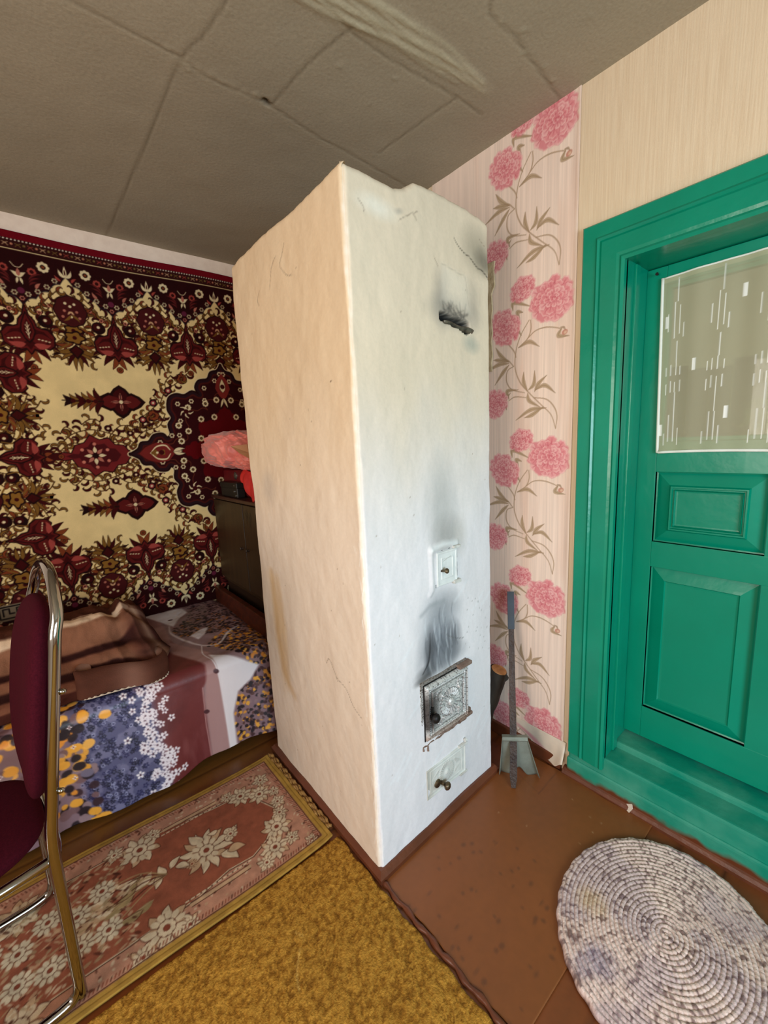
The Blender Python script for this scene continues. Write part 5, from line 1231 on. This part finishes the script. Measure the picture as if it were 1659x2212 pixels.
# ------------------------------------------------------------------ cabinet behind the stove and what lies on it
def build_cabinet():
    m = mat('dark_olive_varnish', (64, 44, 24), rough=.45, var=(50, 34, 18), vscale=3, stretch=(10, 10, 1)); d = mat('dark_cabinet_base', (50, 32, 20), rough=.5)
    t = empty('cabinet', (.42, 1.13, 0)); tag(t, 'dark olive-brown cabinet standing at the foot of the bed behind the stove', 'cabinet'); Mi = Matrix.Translation((-.42, -1.13, 0))
    def P(nm, bm, mm, sm_=False): o = obj(nm, bm, mm, t, sm_); o.matrix_parent_inverse = Mi; return o
    bm = NB(); box(bm, .152, .70, .73, 1.53, .50, .965, .003); P('body', bm, m)
    bm = NB(); box(bm, .165, .69, .75, 1.52, 0, .50, .003); P('base', bm, d)
    bm = NB(); box(bm, .130, .71, .715, 1.538, .965, .982, .004); P('top', bm, mat('dark_edge_top', (66, 34, 24), rough=.4))
    for a, b in ((.735, 1.125), (1.135, 1.525)):
        bm = NB(); box(bm, .138, .151, a, b, .525, .958, .003); o = P('door', bm, m)
        bm = NB(); lathe(bm, (.138, b-.03 if a < 1 else a+.03, .74), (-1, 0, 0), [(0, .006), (.010, .005), (.014, .009), (.018, .006)], 12); k = obj('knob', bm, d, o)
    bm = NB()
    for (y, z) in ((1.085, .915), (1.045, .905)):
        for q in range(6): a = q*1.047; c = Vector((.1372, y+math.cos(a)*.011, z+math.sin(a)*.015)); bm.faces.new([bm.verts.new(c+Vector((0, math.cos(a+r_)*.008, math.sin(a+r_)*.011))) for r_ in (0, 1.57, 3.14, 4.71)])
        bm.faces.new([bm.verts.new((.1368, y+dy, z+dz)) for dy, dz in ((-.002, 0), (.002, 0), (.003, -.05), (-.001, -.05))])
    P('flower_decal', bm, mat('decal_brown', (44, 28, 16), rough=.4))
build_cabinet()
def lump(name, c, r, seed, m, parent=None, p=.75, amp=.1, ridge=(), nu=260, nv=130):
    cv = Canvas(np.linspace(0, 2*math.pi, nu, endpoint=False), np.linspace(-math.pi/2+.01, math.pi/2-.01, nv), (0, 0, 0))
    def fn(u, v, h):
        f = lambda w, e: np.sign(w)*np.abs(w)**e
        x, y, z = f(np.cos(v), p)*f(np.cos(u), p), f(np.cos(v), p)*f(np.sin(u), p), f(np.sin(v), p)
        d = 1+amp*(fbm(u*2.2+seed, v*3, seed)-.5)*2+amp*.35*(fbm(x*6+9, y*6+z*5, seed+4)-.5)
        for k, a, w in ridge: d = d-a*1.6*np.abs(np.sin(.5*k*u+w*v+2.5*fbm(u*1.3+seed, v*1.5, seed+9)))**.7+a*.8
        return c[0]+x*r[0]*d, c[1]+y*r[1]*d, c[2]+z*r[2]*d
    o = cv.mesh(name, fn, m, parent, closed_u=True, flip=True); return o
def build_top_things():
    m = mat('maroon_vinyl', (116, 22, 28), rough=.45, var=(96, 16, 24), vscale=20, bump=.2, bscale=120, bdist=.002)
    t = empty('suitcase', (.42, 1.22, .982)); tag(t, 'maroon vinyl suitcase lying on the cabinet under the pink quilt', 'suitcase'); Mi = Matrix.Translation((-.42, -1.22, -.982))
    def P(nm, bm, mm, sm_=False): o = obj(nm, bm, mm, t, sm_); o.matrix_parent_inverse = Mi; return o
    bm = NB(); box(bm, .195, .66, .94, 1.50, .983, 1.115, .014, 3); P('shell', bm, m)
    bm = NB(); lathe(bm, (.198, 1.32, 1.085), (-1, 0, 0), [(0, .020), (.006, .019), (.009, .010)], 18); P('lock', bm, M['steel'])
    bm = NB(); box(bm, .186, .197, 1.18, 1.22, 1.06, 1.08, .003); P('latch', bm, M['steel'])
    blk = mat('black_leather', (26, 24, 22), rough=.35)
    t2 = empty('leather_case', (.165, 1.28, .982)); tag(t2, 'small black leather case on the cabinet edge in front of the maroon suitcase', 'case'); Mi2 = Matrix.Translation((-.165, -1.28, -.982))
    for nm, a in (('case_body', (.145, .185, 1.19, 1.41, .983, 1.032)), ('flap', (.140, .188, 1.18, 1.41, 1.030, 1.058))):
        bm = NB(); box(bm, *a, .006, 3); o = obj(nm, bm, blk, t2); o.matrix_parent_inverse = Mi2
    for y, z in ((1.21, 1.045), (1.22, 1.015), (1.20, .995)):
        bm = NB(); lathe(bm, (.145, y, z), (-1, 0, 0), [(0, .005), (.006, .004)], 10); o = obj('stud', bm, M['steel'], t2); o.matrix_parent_inverse = Mi2
    pk = mat('pink_satin_quilt', (240, 136, 120), rough=.45, var=(222, 112, 100), vscale=9, bump=.25, bscale=26, bdist=.01, sheen=.3)
    t3 = empty('pink_quilt', (.30, 1.22, 1.115)); tag(t3, 'rolled coral pink quilt lying on top of the maroon suitcase', 'quilt'); Mi3 = Matrix.Translation((-.30, -1.22, -1.115))
    o = lump('quilt_roll', (.31, 1.27, 1.217), (.26, .22, .094), 3, pk, t3, .62, .07, ((17, .020, 6), (9, .022, -3), (29, .010, 11))); o.matrix_parent_inverse = Mi3
    o = lump('quilt_fold', (.245, 1.10, 1.175), (.125, .11, .058), 8, pk, t3, .7, .10, ((13, .03, 8),)); o.matrix_parent_inverse = Mi3
    bm = NB(); pts = [(.095, 1.075, 1.232), (.150, 1.030, 1.238), (.215, 1.02, 1.225), (.185, .995, 1.195), (.155, .985, 1.165), (.115, 1.03, 1.20)]
    vs = [bm.verts.new(p) for p in pts]; c = bm.verts.new((.150, 1.015, 1.20))
    for k in range(6): bm.faces.new((vs[k], vs[(k+1) % 6], c))
    o = obj('lining_corner', bm, mat('beige_lining', (190, 134, 92), rough=.7), t3); o.matrix_parent_inverse = Mi3; o.modifiers.new('t', 'SOLIDIFY').thickness = .004; o['label'] = 'beige lining corner'
    rd = mat('red_cloth', (214, 48, 40), rough=.7, var=(190, 36, 34), vscale=30)
    cv = Canvas(np.linspace(0, 1, 24), np.linspace(0, 1, 24), (0, 0, 0))
    o = cv.mesh('red_cloth', lambda u, v, h: (.172-.030*np.sin(v*2)*(1-u*.2)+.006*np.sin(u*14), 1.14-.16*u-.02*v, 1.125-.02*u-(.135*(1-np.abs(u-.75)*.75))*v+.004*np.sin(u*9)), rd)
    o.modifiers.new('t', 'SOLIDIFY').thickness = .003
    tag(o, 'bright red cloth hanging over the end of the maroon suitcase next to the stove', 'cloth')
build_top_things()

# ------------------------------------------------------------------ chair
def build_chair():
    th = math.atan2(-.062, .30)   # chair's own left-right axis leans towards -x with depth
    t = empty('stacking_chair', (-.699, .382, 0.0205)); t.rotation_euler = (0, 0, 0)
    tag(t, 'chrome tube chair with maroon upholstered seat and back at the left', 'chair')
    f = Vector((-.9945, -.105, 0)); s = Vector((-.105, .9945, 0)); up = Vector((0, 0, 1))
    def W_(a, b, z): return f*a+s*b+up*z     # a forward, b sideways (far is +), z up
    def P(nm, bm, m, sm_=True): return obj(nm, bm, m, t, sm_)
    r = .0115; hw = .165
    def back_a(z): return -.075*max(0, (z-.40)/.50)**1.05 if z > .40 else 0.
    # hairpin back tube: from the near rear foot up, over and down to the far rear foot
    pts = []
    for z in (.012, .06, .14, .24, .34, .42, .50, .60, .70, .79, .845): pts.append(W_(back_a(z)+.004, -hw, z))
    for a in np.linspace(0, math.pi, 11)[1:-1]: z = .845+.115*math.sin(a); pts.append(W_(back_a(z), -hw*math.cos(a), z))
    for z in (.845, .79, .70, .60, .50, .42, .34, .24, .14, .06, .012): pts.append(W_(back_a(z)+.004, hw, z))
    bm = NB(); tube(bm, catmull(pts, 5), r, 14); P('back_tube', bm, M['chrome'])
    for b in (-1, 1):   # floor runner and front leg on each side
        p = [W_(.004, b*hw, .05), W_(.012, b*hw, .022), W_(.035, b*hw, .010), W_(.10, b*hw, .008), W_(.30, b*(hw+.01), .008), W_(.375, b*(hw+.01), .012), W_(.395, b*(hw+.01), .035), W_(.40, b*(hw+.01), .20), W_(.39, b*(hw+.005), .40)]
        bm = NB(); tube(bm, catmull(p, 5), r*.95, 12); P('side_frame', bm, M['chrome'])
    p = [W_(.39, -hw, 0.363), W_(.20, -hw-.005, 0.363), W_(.03, -hw+.005, 0.363), W_(-.002, -hw+.03, 0.360), W_(-.006, 0, 0.358), W_(-.002, hw-.03, 0.360), W_(.03, hw-.005, 0.363), W_(.20, hw+.005, 0.363), W_(.39, hw, 0.363)]
    bm = NB(); tube(bm, catmull(p, 5), r*.9, 12); P('seat_rail', bm, M['chrome'])
    mr = mat('maroon_chair_fabric', (66, 14, 25), rough=.9, var=(54, 10, 20), vscale=300, bump=.4, bscale=700, bdist=.001, sheen=.0, spec=.05)
    # seat cushion: rounded square
    cv = Canvas(np.linspace(0, 2*math.pi, 120, endpoint=False), math.pi/2*np.sin(np.linspace(-math.pi/2+.05, math.pi/2-.05, 60)), (0, 0, 0))
    g = lambda w, e: np.sign(w)*np.abs(w)**e
    def fs(u, v, h):
        a = .215+g(np.cos(v), .5)*g(np.cos(u), .62)*.215; b = g(np.cos(v), .5)*g(np.sin(u), .62)*(.176+.012*np.cos(u)); z = .398+g(np.sin(v), .8)*.028
        P_ = [f[i]*a+s[i]*b+up[i]*z for i in range(3)]; return P_
    cv.mesh('seat', fs, mr, t, closed_u=True, flip=True)
    def fb(u, v, h):
        e = g(np.cos(v), .5); b = e*g(np.sin(u), .72)*.168; z = .672+e*g(np.cos(u), .80)*.218; th_ = g(np.sin(v), .9)*.030
        a = -.075*np.clip((z-.40)/.50, 0, 2)**1.05+.030+th_-.018*(1-(b/.17)**2)
        return [f[i]*a+s[i]*b+up[i]*z for i in range(3)]
    cv.mesh('backrest', fb, mr, t, closed_u=True, flip=True)
    for z in (.725, .515):
        for b in (-1, 1): bm = NB(); lathe(bm, W_(back_a(z)-.006, b*(hw+.004), z), s*b*.6-f, [(0, .006), (.008, .0055), (.011, .003)], 12); P('screw', bm, M['chrome'])
build_chair()

# ------------------------------------------------------------------ things in the corner between the stove and the door
def build_scoop():
    t = empty('ash_scoop', (.534, -.095, .005)); tag(t, 'grey tin ash scoop on a long dark iron bar leaning beside the stove', 'scoop'); Mi = Matrix.Translation((-.534, .095, -.005))
    tin = mat('galvanised_tin', (150, 158, 146), rough=.45, metal=.45, var=(104, 104, 92), vscale=9, bump=.2, bscale=30)
    cv = Canvas(np.linspace(-1, 1, 61), np.linspace(0, 1, 26), (0, 0, 0))
    A, B = np.array((.548, -.022)), np.array((.640, -.130)); At, Bt = np.array((.552, -.032)), np.array((.614, -.094)); nn = np.array((-.77, -.64))
    def fn(u, v, h):
        k = (u+1)/2; lowz = .006+.030*np.exp(-(u/.30)**2)+.004*np.cos(u*6); z = .163-(.163-lowz)*v
        x = (At[0]+(Bt[0]-At[0])*k)*(1-v)+(A[0]+(B[0]-A[0])*k)*v; y = (At[1]+(Bt[1]-At[1])*k)*(1-v)+(A[1]+(B[1]-A[1])*k)*v
        bulge = .012*np.cos(u*math.pi*1.0)*v-.016*(1-np.abs(u)**1.5)*v+.020*(np.abs(u) > .9)*(np.abs(u)-.9)*10*(.3+.7*v)
        return x+nn[0]*bulge, y+nn[1]*bulge, z
    o = cv.mesh('blade', fn, tin, t); o.matrix_parent_inverse = Mi; o.modifiers.new('t', 'SOLIDIFY').thickness = .0018
    bm = NB(); q = [(At[0]+nn[0]*.0, At[1]+nn[1]*.0, .165), (Bt[0], Bt[1], .165)]; vs = []
    for off, z in ((-.004, .160), (-.004, .168), (.014, .170), (.016, .158), (.012, .152)): vs.append([bm.verts.new((p[0]+nn[0]*off, p[1]+nn[1]*off, z)) for p in q])
    for a_, b_ in zip(vs[:-1], vs[1:]): bm.faces.new((a_[0], a_[1], b_[1], b_[0]))
    o = obj('rim', bm, tin, t); o.matrix_parent_inverse = Mi; o.modifiers.new('t', 'SOLIDIFY').thickness = .0016
    bar = mat('old_iron_bar', (74, 58, 50), rough=.5, metal=.4, var=(52, 40, 36), vscale=20, bump=.4, bscale=90)
    top = np.array((.718, .045, .640)); bot = np.array((.534, -.095, .006)); d = (top-bot)/np.linalg.norm(top-bot)
    side = np.array((.64, -.77, 0)); th = np.cross(d, side)
    bm = NB(); sec = []
    for k in range(21):
        tt = k/20; c = bot+(top-bot)*tt+th*.0015*math.sin(tt*5)-side*.003*(1-min(1, tt*6)); w_ = .0125-.0035*tt; h_ = .0035
        if k == 0: w_ *= .55
        sec.append([bm.verts.new(c+side*a_*w_+th*b_*h_) for a_, b_ in ((-1, -1), (1, -1), (1, 1), (-1, 1))])
    for a_, b_ in zip(sec[:-1], sec[1:]):
        for k in range(4): bm.faces.new((a_[k], a_[(k+1) % 4], b_[(k+1) % 4], b_[k]))
    bm.faces.new(sec[0][::-1]); bm.faces.new(sec[-1]); o = obj('handle', bm, bar, t); o.matrix_parent_inverse = Mi
    bm = NB()
    for tt, tt2 in ((.80, 1.004),):
        p, q_ = bot+(top-bot)*tt, bot+(top-bot)*tt2; ring = []
        for c in (p, q_): ring.append([bm.verts.new(c+side*a_*.0118+th*b_*.0052) for a_, b_ in ((-1, -1), (1, -1), (1, 1), (-1, 1))])
        for k in range(4): bm.faces.new((ring[0][k], ring[0][(k+1) % 4], ring[1][(k+1) % 4], ring[1][k]))
        bm.faces.new(ring[1]); bm.faces.new(ring[0][::-1])
    o = obj('grip_tape', bm, mat('blue_black_tape', (22, 25, 30), rough=.4, var=(34, 46, 62), vscale=14), t); o.matrix_parent_inverse = Mi; o['label'] = 'blue-black tape wrapped round the top of the bar'
build_scoop()
def build_log():
    t = empty('firewood_log', (.640, .130, 0)); tag(t, 'dark-barked log standing on end in the gap behind the stove', 'log'); Mi = Matrix.Translation((-.640, -.130, 0))
    bark = mat('dark_bark', (62, 52, 42), rough=.9, var=(38, 32, 28), vscale=30, bump=.8, bscale=60, bdist=.006, stretch=(1, 1, .25)); cut = mat('cut_wood', (206, 146, 92), rough=.7, var=(176, 112, 64), vscale=50)
    b, tp = Vector((.630, .150, .003)), Vector((.668, .062, .335)); bm = NB(); n = 14
    tube(bm, [b.lerp(tp, k/n)+Vector((.003*math.sin(k*1.3), .002*math.cos(k), 0)) for k in range(n+1)], [.036+.0022*math.sin(k*1.7) for k in range(n+1)], 18)
    o = obj('bark', bm, bark, t, True); o.matrix_parent_inverse = Mi
    bm = NB(); lathe(bm, tp, (tp-b), [(-.001, .030), (.003, .029), (.004, .02)], 20); o = obj('cut_end', bm, cut, t); o.matrix_parent_inverse = Mi; o['label'] = 'pale sawn end'
    bm = NB(); lathe(bm, (.690, .062, .285), (.6, -.6, .5), [(0, .014), (.02, .010), (.026, .006)], 10); o = obj('knot', bm, bark, t); o.matrix_parent_inverse = Mi
build_log()
